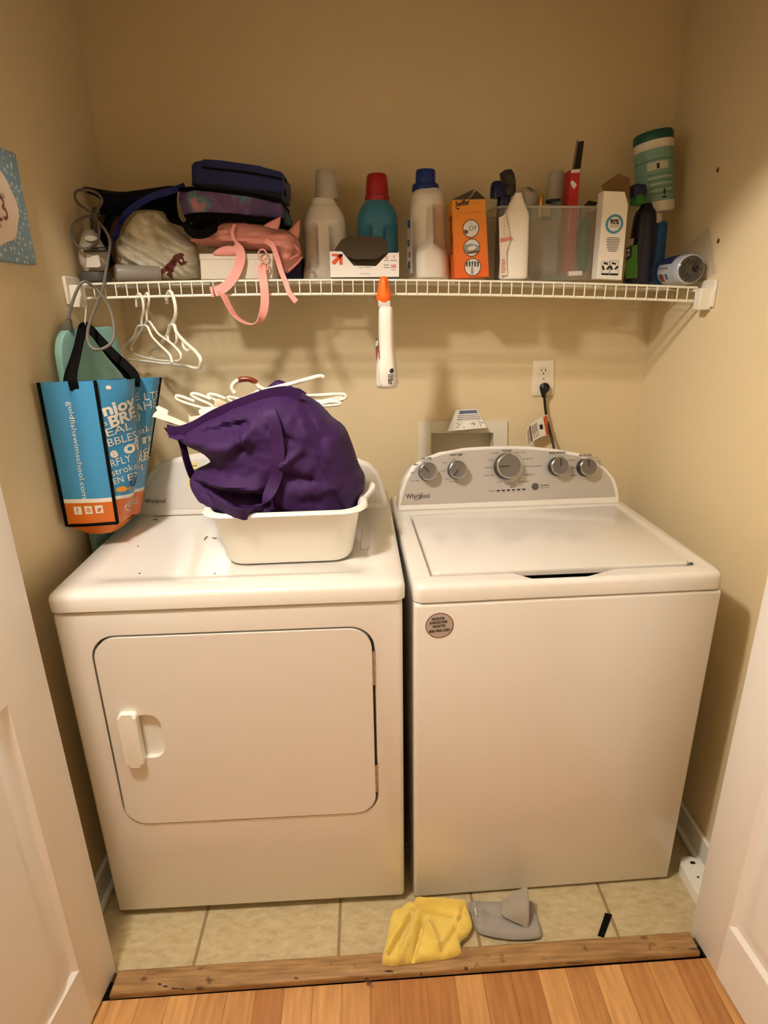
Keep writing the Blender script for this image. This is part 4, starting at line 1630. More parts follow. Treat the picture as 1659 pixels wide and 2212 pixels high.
for x0, x1, y0 in ((1300, 1317, 565), (1318, 1336, 563)):
    for q in ([(x0, y0), (x1, y0), (x1, y0 + .7), (x0, y0 + .7)], [(x0, y0), (x0 + .7, y0), (x0 + .2, 594), (x0 - .5, 594)], [(x1 - .7, y0), (x1, y0), (x1 - .5, 594), (x1 - 1.2, 594)]):
        mb.qpx(F, q, 3)
mb.qpx(F, [(1299, 590), (1316, 590.4), (1315.5, 594.5), (1298.5, 594)], 2)
mb.qpx(F, [(1317.5, 590.4), (1335, 590.8), (1334.5, 595), (1317, 594.5)], 2)
mb.build('carton', [CARD, RB, INK, GREYP], t)
mb = MB()
mb.ppx(Frame(W(1330, 413, 1, -0.245), 0, R(8)), [(1300, 404), (1300, 399), (1335, 375), (1360, 384), (1361, 438), (1352, 416), (1306, 413)], -0.0015, 0.0)
mb.build('flap', mat('kraft_inside', '#7a5c36', 0.8), t)

# ---- navy bottle with green band
t = thing('cleaner_bottle', 'dark navy cleaner bottle with a green band and a green label', 'bottle', tuple(at_shelf(1378, 603, -0.185)))
mb = MB()
NV2 = mat('deep_navy_plastic', '#0d1230', 0.3)
flask(mb, 1378, -0.185, [(440, 10, 1.0, -3), (448, 13, 1.0, -3), (458, 20, 0.9, 0), (480, 23, 0.9), (520, 25, 0.9), (570, 27, 0.9), (598, 29, 0.9), (604, 27, 0.85)], zb=zs(0.72), exp=2.6)
mb.build('body', NV2, t)
mb = MB()
C = W(1376, 443, 1, -0.185)
k = pscale(1376, 443, -0.185)
mb.lathe([(14 * k, 0), (14.5 * k, 0.003), (14.5 * k, 0.020), (13 * k, 0.024)], Matrix.Translation(C), 26)
mb.build('band', mat('green_band', '#2d7a2a', 0.4), t)
mb = MB()
F = Frame((0, -0.185, 0))
mb.ppx(F, [(1363, 428), (1362, 402), (1372, 398), (1391, 400), (1394, 414), (1389, 428)], -0.018, 0.016, 0, 0.005, 3)
mb.build('spray_cap', mat('navy_cap', '#1a2252', 0.4), t)
GRN = mat('label_green', '#41822a', 0.45)
F = Frame(W(1364, 560, 1, -0.185) + V((0.002, -0.034, 0)), R(-24))
mb = MB()
mb.ppx(F, [(1352, 535), (1377, 528), (1377, 600), (1352, 602)], -0.004, -0.0008)
mb.qpx(F, [(1352, 535), (1366, 533), (1364, 555), (1352, 566)], 1)
mb.tpx(F, 'UR', (1352.5, 545), (1361, 543), 6, 2, 0.0009)
mb.qpx(F, [(1353, 549), (1361, 547), (1361, 548), (1353, 550.5)], 2, 0.0009)
mb.qpx(F, [(1353, 553), (1360, 551), (1360, 552), (1353, 554.5)], 2, 0.0009)
mb.qpx(F, [(1352, 519), (1370, 514), (1368, 529), (1352, 533)], 3)
mb.build('label', [GRN, INK, WHITEINK, mat('label_tan', '#8c7a62', 0.5)], t)

# ---- blue bottle in the corner with the wipes canister standing on it
t = thing('corner_bottle', 'blue bottle with a white cap under the wipes canister', 'bottle', tuple(at_shelf(1413, 600, -0.12)))
mb = MB()
flask(mb, 1412, -0.12, [(480, 13, 1.0), (486, 15, 1.0), (540, 17, 1.0), (590, 19, 1.0), (597, 17, 1.0)], zb=zs(0.77), exp=2.2)
mb.build('body', mat('bright_blue_plastic', '#1d5fa6', 0.35), t)
mb = MB()
C = W(1412, 482, 1, -0.12)
k = pscale(1412, 482, -0.12)
canz = W(1416, 462, 1, -0.12)
mb.lathe([(15 * k, -0.001), (15.5 * k, 0.004), (15 * k, canz[2] - C[2])], Matrix.Translation(C), 26)
mb.build('cap', PLAST, t)
t = thing('wipes_canister', 'white wipes canister with a teal lid leaning in the right corner', 'canister', tuple(canz))
ax = (W(1411, 300, 1, -0.11) - canz)
axn = ax.normalized()
xa = V((0, -1, 0)).cross(axn).normalized() * -1
ya_ = axn.cross(xa)
CM = Matrix(((xa[0], ya_[0], axn[0], canz[0]), (xa[1], ya_[1], axn[1], canz[1]), (xa[2], ya_[2], axn[2], canz[2]), (0, 0, 0, 1)))
Hc = ax.length
k = pscale(1411, 380, -0.12)
Rc = 38 * k
mb = MB()
mb.lathe([(Rc * 0.9, 0.001), (Rc, 0.008), (Rc, 0.02), (Rc * 0.985, 0.024), (Rc * 0.985, Hc - 0.03), (Rc * 1.03, Hc - 0.028), (Rc * 1.03, Hc - 0.012), (Rc * 0.98, Hc - 0.010)], CM, 44)
mb.build('body', mat('canister_white', '#e4dfd2', 0.4), t)
mb = MB()
mb.lathe([(Rc * 1.02, Hc - 0.0115), (Rc * 1.04, Hc - 0.008), (Rc * 1.04, Hc + 0.006), (Rc * 0.98, Hc + 0.012), (Rc * 0.5, Hc + 0.0125), (0.001, Hc + 0.0125)], CM, 44)
mb.build('lid', mat('dark_teal', '#12514a', 0.4), t)
mb = MB()
mb.lathe([(Rc * 0.99, 0.026), (Rc * 0.992, 0.03), (Rc * 0.992, Hc - 0.036), (Rc * 0.99, Hc - 0.032)], CM, 44, 0, (False, False))


def canpatch(a0, a1, z0, z1, m, off=1.0):
    vs = []
    n = max(2, int(abs(a1 - a0) / 8))
    for i in range(n + 1):
        a = R(a0 + (a1 - a0) * i / n)
        for z in (z0, z1):
            q = Rc * 0.997 * off
            vs.append(CM @ V((q * math.cos(a), q * math.sin(a), z)))
    mb.add(vs, [[2 * i, 2 * i + 2, 2 * i + 3, 2 * i + 1] for i in range(n)], m)


# which way is the camera, in the canister's own angle
dloc = CM.to_3x3().inverted() @ (CAMP - canz)
ac = math.degrees(math.atan2(dloc[1], dloc[0]))
sg = 1 if (CM.to_3x3() @ V((math.cos(R(ac + 90)), math.sin(R(ac + 90)), 0)))[0] > 0 else -1
P_ = lambda a: ac + sg * a
canpatch(P_(-85), P_(75), Hc - 0.062, Hc - 0.058, 3)
canpatch(P_(-20), P_(45), Hc - 0.085, Hc - 0.066, 1)
canpatch(P_(8), P_(16), Hc - 0.083, Hc - 0.070, 4, 1.004)
for k_ in range(7):
    canpatch(P_(-20 + 6 * (k_ > 2)), P_(62), Hc - 0.098 - k_ * 0.008, Hc - 0.095 - k_ * 0.008, 1 if k_ % 2 else 3)
canpatch(P_(22), P_(36), 0.032, 0.036, 4)
canpatch(P_(26), P_(32), 0.04, 0.055, 4)
mb.build('label', [mat('label_teal', '#7fa99c', 0.45), mat('label_pale', '#c4cbbb', 0.5), GREYP, mat('label_mid_teal', '#5d8579', 0.5), INK], t)

# ---- clear bottle lying on its side
t = thing('lying_bottle', 'clear bottle lying on its side at the shelf end, base facing out', 'bottle', tuple(at_shelf(1480, 600, -0.27)))
k = pscale(1493, 577, -0.30)
Rb = 31 * k
p0 = W(1494, 577, 1, -0.318)
p0[2] = zs(0.80) + Rb
p1 = W(1424, 571, 1, -0.12)
p1 = p0 + (p1 - p0).normalized() * 0.17
p1[2] = zs(p1[0]) + Rb
axn = (p1 - p0).normalized()
xa = axn.cross(V((0, 0, 1))).normalized()
ya_ = axn.cross(xa)
M = Matrix(((xa[0], ya_[0], axn[0], p0[0]), (xa[1], ya_[1], axn[1], p0[1]), (xa[2], ya_[2], axn[2], p0[2]), (0, 0, 0, 1)))
mb = MB()
mb.lathe([(Rb * 0.80, 0.0), (Rb * 0.93, 0.004), (Rb * 0.985, 0.016), (Rb, 0.03), (Rb, 0.112), (Rb * 0.9, 0.126), (Rb * 0.45, 0.138), (Rb * 0.4, 0.145)], M, 40, 0, (False, True))
mb.build('body', mat('pale_blue_plastic', '#b9c0c9', 0.3), t)
mb = MB()
mb.lathe([(Rb * 0.86, 0.0012), (Rb * 0.80, -0.0005), (Rb * 0.74, 0.0005), (Rb * 0.55, 0.006), (0.001, 0.009)], M, 36, 0, (False, False))
for a in range(10):
    q = R(36 * a)
    mb.tube([M @ V((Rb * 0.3 * math.cos(q), Rb * 0.3 * math.sin(q), 0.004)), M @ V((Rb * 0.72 * math.cos(q), Rb * 0.72 * math.sin(q), 0.0008))], 0.0014, 5)
mb.build('base', mat('smoky_base', '#4c473f', 0.15), t)
mb = MB()
mb.lathe([(Rb * 0.2, 0.009), (Rb * 0.2, 0.004), (0.001, 0.0035)], M @ Matrix.Translation((Rb * 0.35, -Rb * 0.05, 0)), 16)
mb.build('base_dimple', DARK, t)
mb = MB()


def wrap(a0, a1, z0, z1, m, mul=1.006):
    vs = []
    n = 10
    for i in range(n + 1):
        a = R(a0 + (a1 - a0) * i / n)
        for z in (z0, z1):
            vs.append(M @ V((Rb * mul * math.cos(a), Rb * mul * math.sin(a), z)))
    mb.add(vs, [[2 * i, 2 * i + 2, 2 * i + 3, 2 * i + 1] for i in range(n)], m)


up = M.to_3x3().inverted() @ V((0, 0, 1))
au = math.degrees(math.atan2(up[1], up[0]))
lt = M.to_3x3().inverted() @ V((-1, 0, 0))
al = math.degrees(math.atan2(lt[1], lt[0]))
dd = ((al - au + 180) % 360) - 180
wrap(au - dd * 0.25, au + dd * 0.72, 0.040, 0.112, 0)
wrap(au + dd * 0.78, au + dd * 1.7, 0.040, 0.112, 1)
wrap(au + dd * 1.15, au + dd * 1.5, 0.080, 0.107, 2, 1.012)
for j in range(5):
    wrap(au + dd * 0.85, au + dd * 0.95, 0.055 + 0.012 * j, 0.060 + 0.012 * j, 0, 1.012)
wrap(au + dd * 1.15, au + dd * 1.4, 0.055, 0.07, 3, 1.012)
mb.build('label', [mat('label_navy', '#27305f', 0.5), mat('label_white', '#c6c9cd', 0.5), mat('label_rust', '#8c4434', 0.5), mat('label_dot_blue', '#44708f', 0.5)], t)

# ---- clear plastic sleeve between the lying bottle and the wall
mb = MB()
s4 = [W(1446, 563, 0, 0.843), W(1532, 490, 0, 0.847), W(1545, 588, 0, 0.8445), W(1480, 600, 0, 0.8425)]
s4[3][2] = zs(0.82) + 0.004
s4[2][2] = max(s4[2][2], zs(0.82) + 0.005)
mb.sheet(lambda s, tt: (s4[0] * (1 - s) + s4[1] * s) * (1 - tt) + (s4[3] * (1 - s) + s4[2] * s) * tt + V((-0.0012 * math.sin(3 * s) * math.sin(3 * tt), 0, 0)), 8, 6, 0, 0.0012)
tag(mb.build('plastic_sleeve', glassy('clear_film', '#c4beb4', 0.16, 0.15)), 'clear plastic sleeve propped between the lying bottle and right wall', 'plastic sleeve')
#--PART4--
# ================================================================== LEFT END OF THE SHELF
IRONB = mat('iron_cream', '#b9b09c', 0.4)
IRONG = mat('iron_grey', '#4a4740', 0.5)
CORDG = mat('grey_cord', '#6b655a', 0.55)
iz = zs(-0.75)
t = thing('clothes_iron', 'cream and grey clothes iron standing on its heel at the left shelf end', 'iron', (W(208, 600, 1, -0.255)[0], -0.255, iz))
mb = MB()
flask(mb, 208, -0.255, [(496, 8, 1.0, 6), (506, 15, 1.0, 4), (520, 20, 1.0, 2), (534, 25, 1.0), (550, 28, 1.0), (568, 28, 1.0), (584, 22, 1.0), (592, 21, 1.0)], exp=2.6)
mb.build('body', IRONB, t)
mb = MB()
flask(mb, 208, -0.255, [(586, 24, 1.0), (589, 29, 1.05), (600, 30, 1.05), (604, 28, 1.05)], zb=iz, exp=3)
mb.build('heel', IRONG, t)
mb = MB()
F = Frame((0, -0.297, 0))
mb.ppx(F, [(180, 541), (232, 539), (233, 543), (179, 545)], -0.02, 0.0)
mb.ppx(F, [(181, 535), (231, 533), (231, 535), (181, 537)], -0.015, 0.0)
mb.build('trim_band', mat('iron_black', '#1f1d1a', 0.4), t)
mb = MB()
mb.ppx(F, [(186, 553), (213, 551), (218, 575), (212, 578), (185, 578), (189, 566)], -0.004, 0.0015, 0, 0.001, 1)
mb.build('water_window', mat('iron_white', '#dcd6c4', 0.4), t)
mb = MB()
C = W(196, 515, 1, -0.286)
ri = []
for sc, z in ((1, -0.006), (1, 0.002), (0.85, 0.004)):
    ri.append([C + V((11.5 * 0.00135 * sc * math.cos(a), -z, 5.5 * 0.00135 * sc * math.sin(a))) for a in [2 * math.pi * i / 24 for i in range(24)]])
mb.loft(ri)
mb.build('steam_button', mat('iron_white', '#dcd6c4', 0.4), t)
mb = MB()
mb.tube([W(206, 504, 1, -0.225), W(204, 485, 1, -0.222), W(204, 465, 1, -0.222), W(210, 452, 1, -0.222)], 0.010, 10, smooth=5)
mb.build('handle', IRONG, t)
mb = MB()
cp = [((203, 500), -0.20), ((201, 470), -0.225), ((206, 460), -0.245), ((218, 440), -0.25), ((219, 428), -0.25), ((207, 416), -0.25), ((188, 410), -0.245), ((166, 413), -0.24), ((162, 427), -0.24), ((172, 442), -0.245),
      ((190, 455), -0.255), ((203, 466), -0.262), ((212, 482), -0.27), ((214, 505), -0.275), ((206, 525), -0.282), ((186, 537), -0.286), ((166, 530), -0.275), ((155, 510), -0.265), ((156, 490), -0.26), ((170, 475), -0.255),
      ((195, 468), -0.26), ((222, 490), -0.275), ((237, 520), -0.285), ((234, 555), -0.295), ((228, 590), -0.31), ((222, 625), -0.325), ((208, 660), -0.38), ((193, 700), -0.445), ((189, 730), -0.49), ((199, 752), -0.51),
      ((220, 754), -0.50), ((243, 737), -0.47), ((246, 705), -0.43), ((236, 665), -0.38), ((215, 632), -0.34), ((192, 612), -0.352), ((178, 610), -0.362), ((165, 630), -0.372), ((153, 665), -0.41), ((148, 690), -0.432)]
mb.tube([V((max(p[0], -0.799), p[1], p[2])) for p in [W(q[0][0], q[0][1], 1, q[1] - (0.035 if q[0][0] < 195 and q[0][1] < 545 else 0.0)) for q in cp]], 0.0036, 8, smooth=5)
mb.build('cord', CORDG, t)
mb = MB()
F = Frame((0, -0.434, 0))
mb.ppx(F, [(145, 689), (152, 690), (154, 704), (156, 716), (128, 711), (131, 704), (140, 700)], -0.008, 0.008, 0, 0.003, 2)
for u in (134, 142):
    p = W(u, 713, 1, -0.434)
    mb.box(p + V((-0.003, -0.001, -0.016)), p + V((0.003, 0.001, 0.002)), 0, 1, None, 1)
mb.build('cord_plug', [CORDG, CHROME], t)

# ---- dark tote lying flat over things at the left, its blue handle hanging forward
INKB = mat('ink_navy_cloth', '#0b0f24', 0.8, spec=0.2)
t = thing('fabric_tote', 'ink-navy fabric tote lying folded across the left end of the shelf', 'tote bag', tuple(at_shelf(330, 430, -0.15)))
mb = MB()
puff(mb, [(157, 402), (190, 404), (230, 411), (269, 414), (330, 406), (372, 401), (383, 410), (382, 440), (392, 478), (430, 484), (460, 485), (474, 488), (462, 502), (438, 510), (413, 506), (392, 489), (365, 479), (351, 457), (300, 454),
          (268, 466), (236, 464), (214, 462), (222, 440), (206, 424), (180, 414)], 1, -0.135, 0.050, 0.035, 30, 9, fold=lambda u, v: 0.006 * math.sin((v + 0.25 * u) * 0.16), smooth=3)
mb.build('bag_body', INKB, t)
mb = MB()
pts = [((400, 402), -0.185), ((370, 412), -0.195), ((330, 424), -0.20), ((300, 440), -0.20), ((275, 460), -0.20), ((258, 485), -0.205), ((248, 515), -0.205), ((238, 540), -0.20)]
mb.strap([W(q[0][0], q[0][1], 1, q[1]) for q in pts], (0.5, 0.0, 0.8), 0.016, 0.002, smooth=5)
mb.build('handle', mat('blue_webbing', '#142a8a', 0.6), t)
mb = MB()
pts = [((240, 462), -0.165), ((230, 490), -0.17), ((226, 520), -0.17), ((235, 560), -0.175), ((243, 575), -0.175)]
mb.strap([W(q[0][0], q[0][1], 1, q[1]) for q in pts], (1, 0, 0.2), 0.022, 0.002, smooth=5)
mb.build('handle', INKB, t)

mb = MB()
puff(mb, [(212, 470), (230, 462), (258, 462), (268, 475), (262, 495), (250, 520), (252, 560), (246, 600), (214, 600), (216, 560), (220, 510)], 1, -0.085, 0.025, 0.02, 16, 8)
tag(mb.build('folded_cloth', mat('brown_cloth', '#6e4e26', 0.85)), 'brown folded cloth tucked under the navy tote behind the iron', 'cloth')

# ---- clear tumbler lying down
t = thing('tumbler', 'cloudy clear tumbler lying on its side in front of the plastic bag', 'tumbler', tuple(at_shelf(270, 595, -0.24)))
k = pscale(250, 589, -0.28)
Rb = 17.5 * k
p0 = W(249, 588, 1, -0.285)
p0[2] = zs(p0[0]) + Rb
p1 = W(345, 590, 1, -0.23)
p1[2] = zs(p1[0]) + Rb * 0.9
axn = (p1 - p0).normalized()
L_ = (p1 - p0).length
xa = axn.cross(V((0, 0, 1))).normalized()
ya_ = axn.cross(xa)
M = Matrix(((xa[0], ya_[0], axn[0], p0[0]), (xa[1], ya_[1], axn[1], p0[1]), (xa[2], ya_[2], axn[2], p0[2]), (0, 0, 0, 1)))
mb = MB()
mb.lathe([(0.001, 0.002), (Rb * 0.9, 0.001), (Rb, 0.005), (Rb * 0.9, L_), (Rb * 0.86, L_), (Rb * 0.94, 0.008), (0.001, 0.006)], M, 32, 0, (False, False))
mb.build('tumbler_body', glassy('cloudy_clear_plastic', '#b6ad9f', 0.45, 0.3), t)

# ---- white plastic carrier bag with a brown figure printed on it
FIG = [((373, 600), (378, 583), 4.5), ((378, 583), (383, 574), 7), ((348, 597), (362, 588), 3.5), ((362, 588), (378, 577), 4.5), ((345, 603), (349, 596), 3), ((381, 574), (394, 559), 7), ((394, 559), (402, 556), 6),
       ((402, 553), (405, 554), 4), ((397, 564), (404, 573), 3), ((404, 573), (413, 571), 3), ((413, 571), (416, 568), 2), ((404, 560), (410, 566), 2), ((368, 603), (374, 600), 2.5)]


def figure(u, v):
    for a, b, w in FIG:
        if segd(u, v, a, b) < w:
            return 1
    return 0


mb = MB()


def plfold(u, v):
    return (0.012 * math.exp(-(segd(u, v, (300, 470), (420, 540)) / 7) ** 2) - 0.010 * math.exp(-(segd(u, v, (290, 510), (400, 585)) / 6) ** 2)
            + 0.010 * math.exp(-(segd(u, v, (270, 540), (330, 590)) / 7) ** 2) - 0.009 * math.exp(-(segd(u, v, (330, 470), (350, 520)) / 6) ** 2)
            + 0.020 * noise.noise(V(((u + 0.6 * v) * 0.014, (v - 0.55 * u) * 0.075, 3.1))) + 0.010 * noise.noise(V(((u - 0.3 * v) * 0.05, (v + 0.3 * u) * 0.02, 8.1))))


puff(mb, [(258, 528), (272, 500), (285, 478), (305, 460), (335, 456), (354, 462), (372, 488), (400, 508), (425, 530), (430, 548), (430, 600), (360, 601), (330, 590), (300, 583), (268, 575), (258, 555)], 1, -0.185, 0.052, 0.05, 34, 4.0, fold=plfold, smooth=2, matfn=figure)
tag(mb.build('plastic_bag', [mat('bag_film', '#d9d3bd', 0.45), mat('print_brown', '#6b2f24', 0.6)]), 'crumpled white plastic bag printed with a brown crouching figure', 'plastic bag')

# ---- white carton under the pink backpack, and the navy box behind it
t = thing('storage_box', 'plain white box under the pink backpack', 'box', tuple(at_shelf(525, 603, -0.24)))
mb = MB()
mb.ppx(Frame((0, -0.287, 0)), [(431, 551), (589, 551), (589, 602), (434, 604)], -0.12, 0.0, 0, 0.003, 2)
mb.build('box_body', mat('box_offwhite', '#e2d8c4', 0.6), t)
mb = MB()
mb.ppx(Frame((0, -0.2868, 0)), [(430, 548), (590, 548), (590, 562), (431, 562)], -0.122, 0.0016, 0, 0.002, 1)
mb.build('lid', mat('box_offwhite', '#e2d8c4', 0.6), t)
mb = MB()
mb.ppx(Frame((0, -0.15, 0)), [(610, 556), (652, 556), (652, 602), (610, 602)], -0.10, 0.0, 0, 0.006, 2)
tag(mb.build('navy_case', mat('navy_case_cloth', '#131a45', 0.6)), 'small navy case behind the white box, beside the cloudy-capped bottle', 'case')

# ---- galaxy print bag
gm = bpy.data.materials.new('galaxy_cloth')
gm.use_nodes = True
nt = gm.node_tree
tcn = nt.nodes.new('ShaderNodeTexCoord')
nn = nt.nodes.new('ShaderNodeTexNoise')
nn.inputs['Scale'].default_value = 11
nn.inputs['Detail'].default_value = 6
nn.inputs['Distortion'].default_value = 0.8
nt.links.new(tcn.outputs['Object'], nn.inputs['Vector'])
crn = nt.nodes.new('ShaderNodeValToRGB')
cols = [(0.30, '#2a2440'), (0.42, '#4a3f70'), (0.50, '#6a4a78'), (0.56, '#4f7f90'), (0.63, '#b77f86'), (0.72, '#c9a49a')]
while len(crn.color_ramp.elements) < len(cols):
    crn.color_ramp.elements.new(0.5)
for e, (p, c_) in zip(crn.color_ramp.elements, cols):
    e.position = p
    e.color = srgb(c_)
nt.links.new(nn.outputs['Fac'], crn.inputs[0])
nt.links.new(crn.outputs[0], nt.nodes['Principled BSDF'].inputs['Base Color'])
nt.nodes['Principled BSDF'].inputs['Roughness'].default_value = 0.7
BLKC = mat('black_cloth', '#0d0b0a', 0.85, spec=0.1)
t = thing('galaxy_bag', 'galaxy-print bag with black trim lying under the navy lunch bag', 'bag', tuple(at_shelf(500, 470, -0.19)))
mb = MB()
F = Frame((0, -0.272, 0))
mb.ppx(F, [(386, 412), (420, 410), (540, 424), (606, 437), (613, 470), (600, 472), (480, 459), (430, 458), (394, 464), (388, 440), (384, 430)], -0.20, 0.0, 0, 0.010, 3)
mb.build('bag_body', gm, t)
mb = MB()
mb.ppx(F, [(384, 405), (412, 403), (480, 408), (540, 416), (606, 430), (607, 438), (540, 425), (470, 416), (420, 411), (386, 411)], -0.19, 0.003, 0, 0.004, 2)
mb.build('zip_trim', BLKC, t)
mb = MB()
mb.ppx(F, [(394, 464), (430, 457), (480, 458), (560, 468), (613, 471), (604, 482), (540, 478), (478, 478), (440, 478), (405, 478)], -0.18, -0.004, 0, 0.004, 2)
mb.build('base_trim', BLKC, t)
mb = MB()
pts = [((405, 470), -0.285), ((404, 490), -0.292), ((418, 505), -0.296), ((442, 505), -0.296), ((466, 490), -0.294), ((478, 474), -0.285)]
mb.strap([W(q[0][0], q[0][1], 1, q[1]) for q in pts], [(0, 0, 1), (0.7, 0, 0.3), (0, 0, 1), (0, 0, 1), (0.6, 0, 0.6), (0.3, 0, 1)], 0.020, 0.003, smooth=5)
mb.build('handle', BLKC, t)
mb = MB()
mb.ppx(Frame((0, -0.25, 0)), [(608, 452), (618, 456), (630, 475), (628, 487), (614, 485)], -0.03, 0.0, 0, 0.004, 2)
mb.build('side_tab', mat('teal_webbing', '#2c4a52', 0.7), t)

# ---- navy lunch bag on top
t = thing('lunch_bag', 'navy blue zipped lunch bag on top of the bag pile', 'lunch bag', tuple(at_shelf(512, 420, -0.19)))
NAVYC = mat('navy_cloth', '#13205a', 0.7, sheen=0.15, bump=0.2, bscale=300)
mb = MB()
F = Frame((0, -0.262, 0))
mb.ppx(F, [(412, 398), (411, 356), (418, 347), (440, 344), (475, 346), (560, 358), (604, 368), (611, 374), (612, 400), (610, 424), (590, 424), (520, 412), (450, 403)], -0.17, 0.0, 0, 0.012, 3)
mb.build('bag_body', NAVYC, t)
mb = MB()
mb.strap([W(u, v, 1, -0.2635) for u, v in ((436, 361), (470, 366), (520, 371), (570, 379), (609, 387))], (0, 0, 1), 0.005, 0.003, smooth=4)
mb.build('zip', BLKC, t)
mb = MB()
mb.strap([W(u, v, 1, -0.2625) for u, v in ((440, 402), (500, 409), (560, 415), (608, 423))], (0, 0, 1), 0.012, 0.003, smooth=4)
mb.build('lower_seam', mat('dark_navy_cloth', '#0d1226', 0.8), t)
for (a, b) in (((612, 384), (613, 394)), ((611, 405), (612, 424))):
    mb = MB()
    p, q = W(a[0], a[1], 1, -0.22), W(b[0], b[1], 1, -0.22)
    mb.box(p + V((-0.004, -0.02, -abs(p[2] - q[2]))), p + V((0.006, 0.02, 0)), 0.002, 1)
    mb.build('side_loop', BLKC, t)

# ---- pink backpack
PINK = mat('pink_cloth', '#dd9486', 0.6, sheen=0.1)
PINKL = mat('pink_webbing', '#ee9f92', 0.6)
t = thing('backpack', 'pink backpack with two pointed ears, straps dangling over the shelf edge', 'backpack', tuple(at_shelf(540, 550, -0.2)))
mb = MB()


def pkfold(u, v):
    return (0.006 * math.sin((v - 0.10 * u) * 0.28) - 0.012 * math.exp(-(segd(u, v, (470, 500), (600, 512)) / 4) ** 2) - 0.010 * math.exp(-(segd(u, v, (420, 530), (540, 548)) / 4) ** 2))


puff(mb, [(408, 519), (430, 510), (455, 498), (478, 482), (520, 480), (560, 484), (600, 492), (636, 505), (650, 540), (645, 565), (632, 582), (618, 590), (608, 572), (598, 550), (560, 544), (490, 540), (440, 532)], 1, -0.20, 0.085, 0.06, 30, 6, fold=pkfold)
mb.build('pack_body', PINK, t)
for (tip, b0, b1) in (((606, 468), (568, 488), (600, 496)), ((648, 474), (622, 500), (645, 515))):
    mb = MB()
    ye = -0.292 if tip[0] < 620 else -0.235
    a, b, c_ = W(tip[0], tip[1], 1, ye), W(b0[0], b0[1], 1, ye), W(b1[0], b1[1], 1, ye)
    ri = []
    for i in range(7):
        f = i / 6
        w = 1 - f ** 1.4
        ce = ((b + c_) / 2).lerp(a, f)
        hv = (c_ - b) / 2 * w
        ri.append([ce + hv * math.cos(q) + V((0, 0.013 * w * math.sin(q), 0)) for q in [2 * math.pi * j / 14 for j in range(14)]])
    mb.loft(ri)
    mb.build('ear', PINK, t)


def pinkstrap(name, pts, side, w, th=0.0022, m=PINKL):
    mb = MB()
    mb.strap([W(q[0], q[1], 1, q[2]) for q in pts], side, w, th, smooth=6)
    return mb.build(name, m, t)


pinkstrap('shoulder_strap', [(506, 530, -0.290), (517, 540, -0.296), (520, 556, -0.299), (512, 585, -0.305), (496, 610, -0.318), (476, 626, -0.328), (455, 631, -0.330)],
          [(0.7, 0, 0.6), (1, 0, 0.2), (1, 0, 0), (1, 0, -0.3), (0.8, 0, -0.6), (0.4, 0, -1), (0, 0, 1)], 0.024)
mb = MB()
puff(mb, [(461, 551), (470, 538), (490, 531), (512, 535), (520, 550)], 1, -0.2905, 0.004, 0.001, 6, 4)
mb.build('strap_pad', PINKL, t)
pinkstrap('webbing_loop', [(474, 628, -0.330), (484, 640, -0.330), (496, 664, -0.330), (512, 686, -0.330), (536, 699, -0.330), (556, 697, -0.330), (567, 680, -0.328), (572, 650, -0.326), (570, 615, -0.324), (566, 590, -0.310), (566, 572, -0.300)],
          [(0.5, 1, 0.2), (0.5, 1, 0.2), (0.4, 1, 0.1), (0.3, 1, 0), (0.4, 1, 0), (0.5, 1, 0), (0.9, 0.6, 0), (1, 0.2, 0), (1, 0, 0), (1, 0, 0), (1, 0, 0)], 0.021)
pinkstrap('shoulder_strap', [(572, 520, -0.282), (588, 530, -0.290), (598, 555, -0.296), (607, 585, -0.306), (617, 610, -0.320), (625, 632, -0.326), (640, 652, -0.328)],
          [(0.3, 0, 1), (1, 0, 0.4), (1, 0, 0), (1, 0, 0), (1, 0, 0.2), (0.8, 0, 0.5), (0.3, 0, 1)], 0.013)
pinkstrap('top_handle', [(507, 485, -0.286), (502, 500, -0.292), (505, 515, -0.292), (514, 528, -0.290)], (1, 0, 0.1), 0.008)
mb = MB()
for (c_, r) in (((567, 550), 8), ((571, 574), 7)):
    C = W(c_[0], c_[1], 1, -0.304)
    rr = r * 0.00132
    mb.tube([C + V((rr * math.cos(a), 0, rr * 1.15 * math.sin(a))) for a in [2 * math.pi * i / 20 for i in range(20)]], 0.0022, 7, closed=True)
mb.build('buckle_ring', PINKL, t)
mb = MB()
for a, b in (((625, 560), (650, 545)), ((622, 585), (652, 556)), ((636, 530), (648, 552))):
    mb.tube([W(a[0], a[1], 1, -0.27), W((a[0] + b[0]) / 2 + 3, (a[1] + b[1]) / 2, 1, -0.275), W(b[0], b[1], 1, -0.26)], 0.003, 7, smooth=4)
mb.build('zip_cord', mat('coral_zip', '#d67f70', 0.6), t)

# ================================================================== HANGING FROM THE SHELF
HP = mat('hanger_white', '#f0e9d6', 0.35)


def hanger(label, o, path, r, extra=(), hookr=None, X=(0.57, -0.82, 0)):
    t = thing('clothes_hanger', label, 'hanger', tuple(o), 0, 'hangers under the shelf')
    F = Frame.axes(o, X, (0, 0, 1))
    loc = lambda q: F.w(*F.px(*q))
    mb = MB()
    mb.tube([loc(q) for q in path['frame']], r, 8, closed=True, smooth=4)
    mb.build('frame', HP, t)
    mb = MB()
    mb.tube([loc(q) for q in path['hook']], hookr or r, 8, smooth=5)
    mb.build('hook', HP, t)
    for e in extra:
        mb = MB()
        mb.tube([loc(q) for q in e], r * 0.8, 7, smooth=4)
        mb.build('notch', HP, t)
    return t


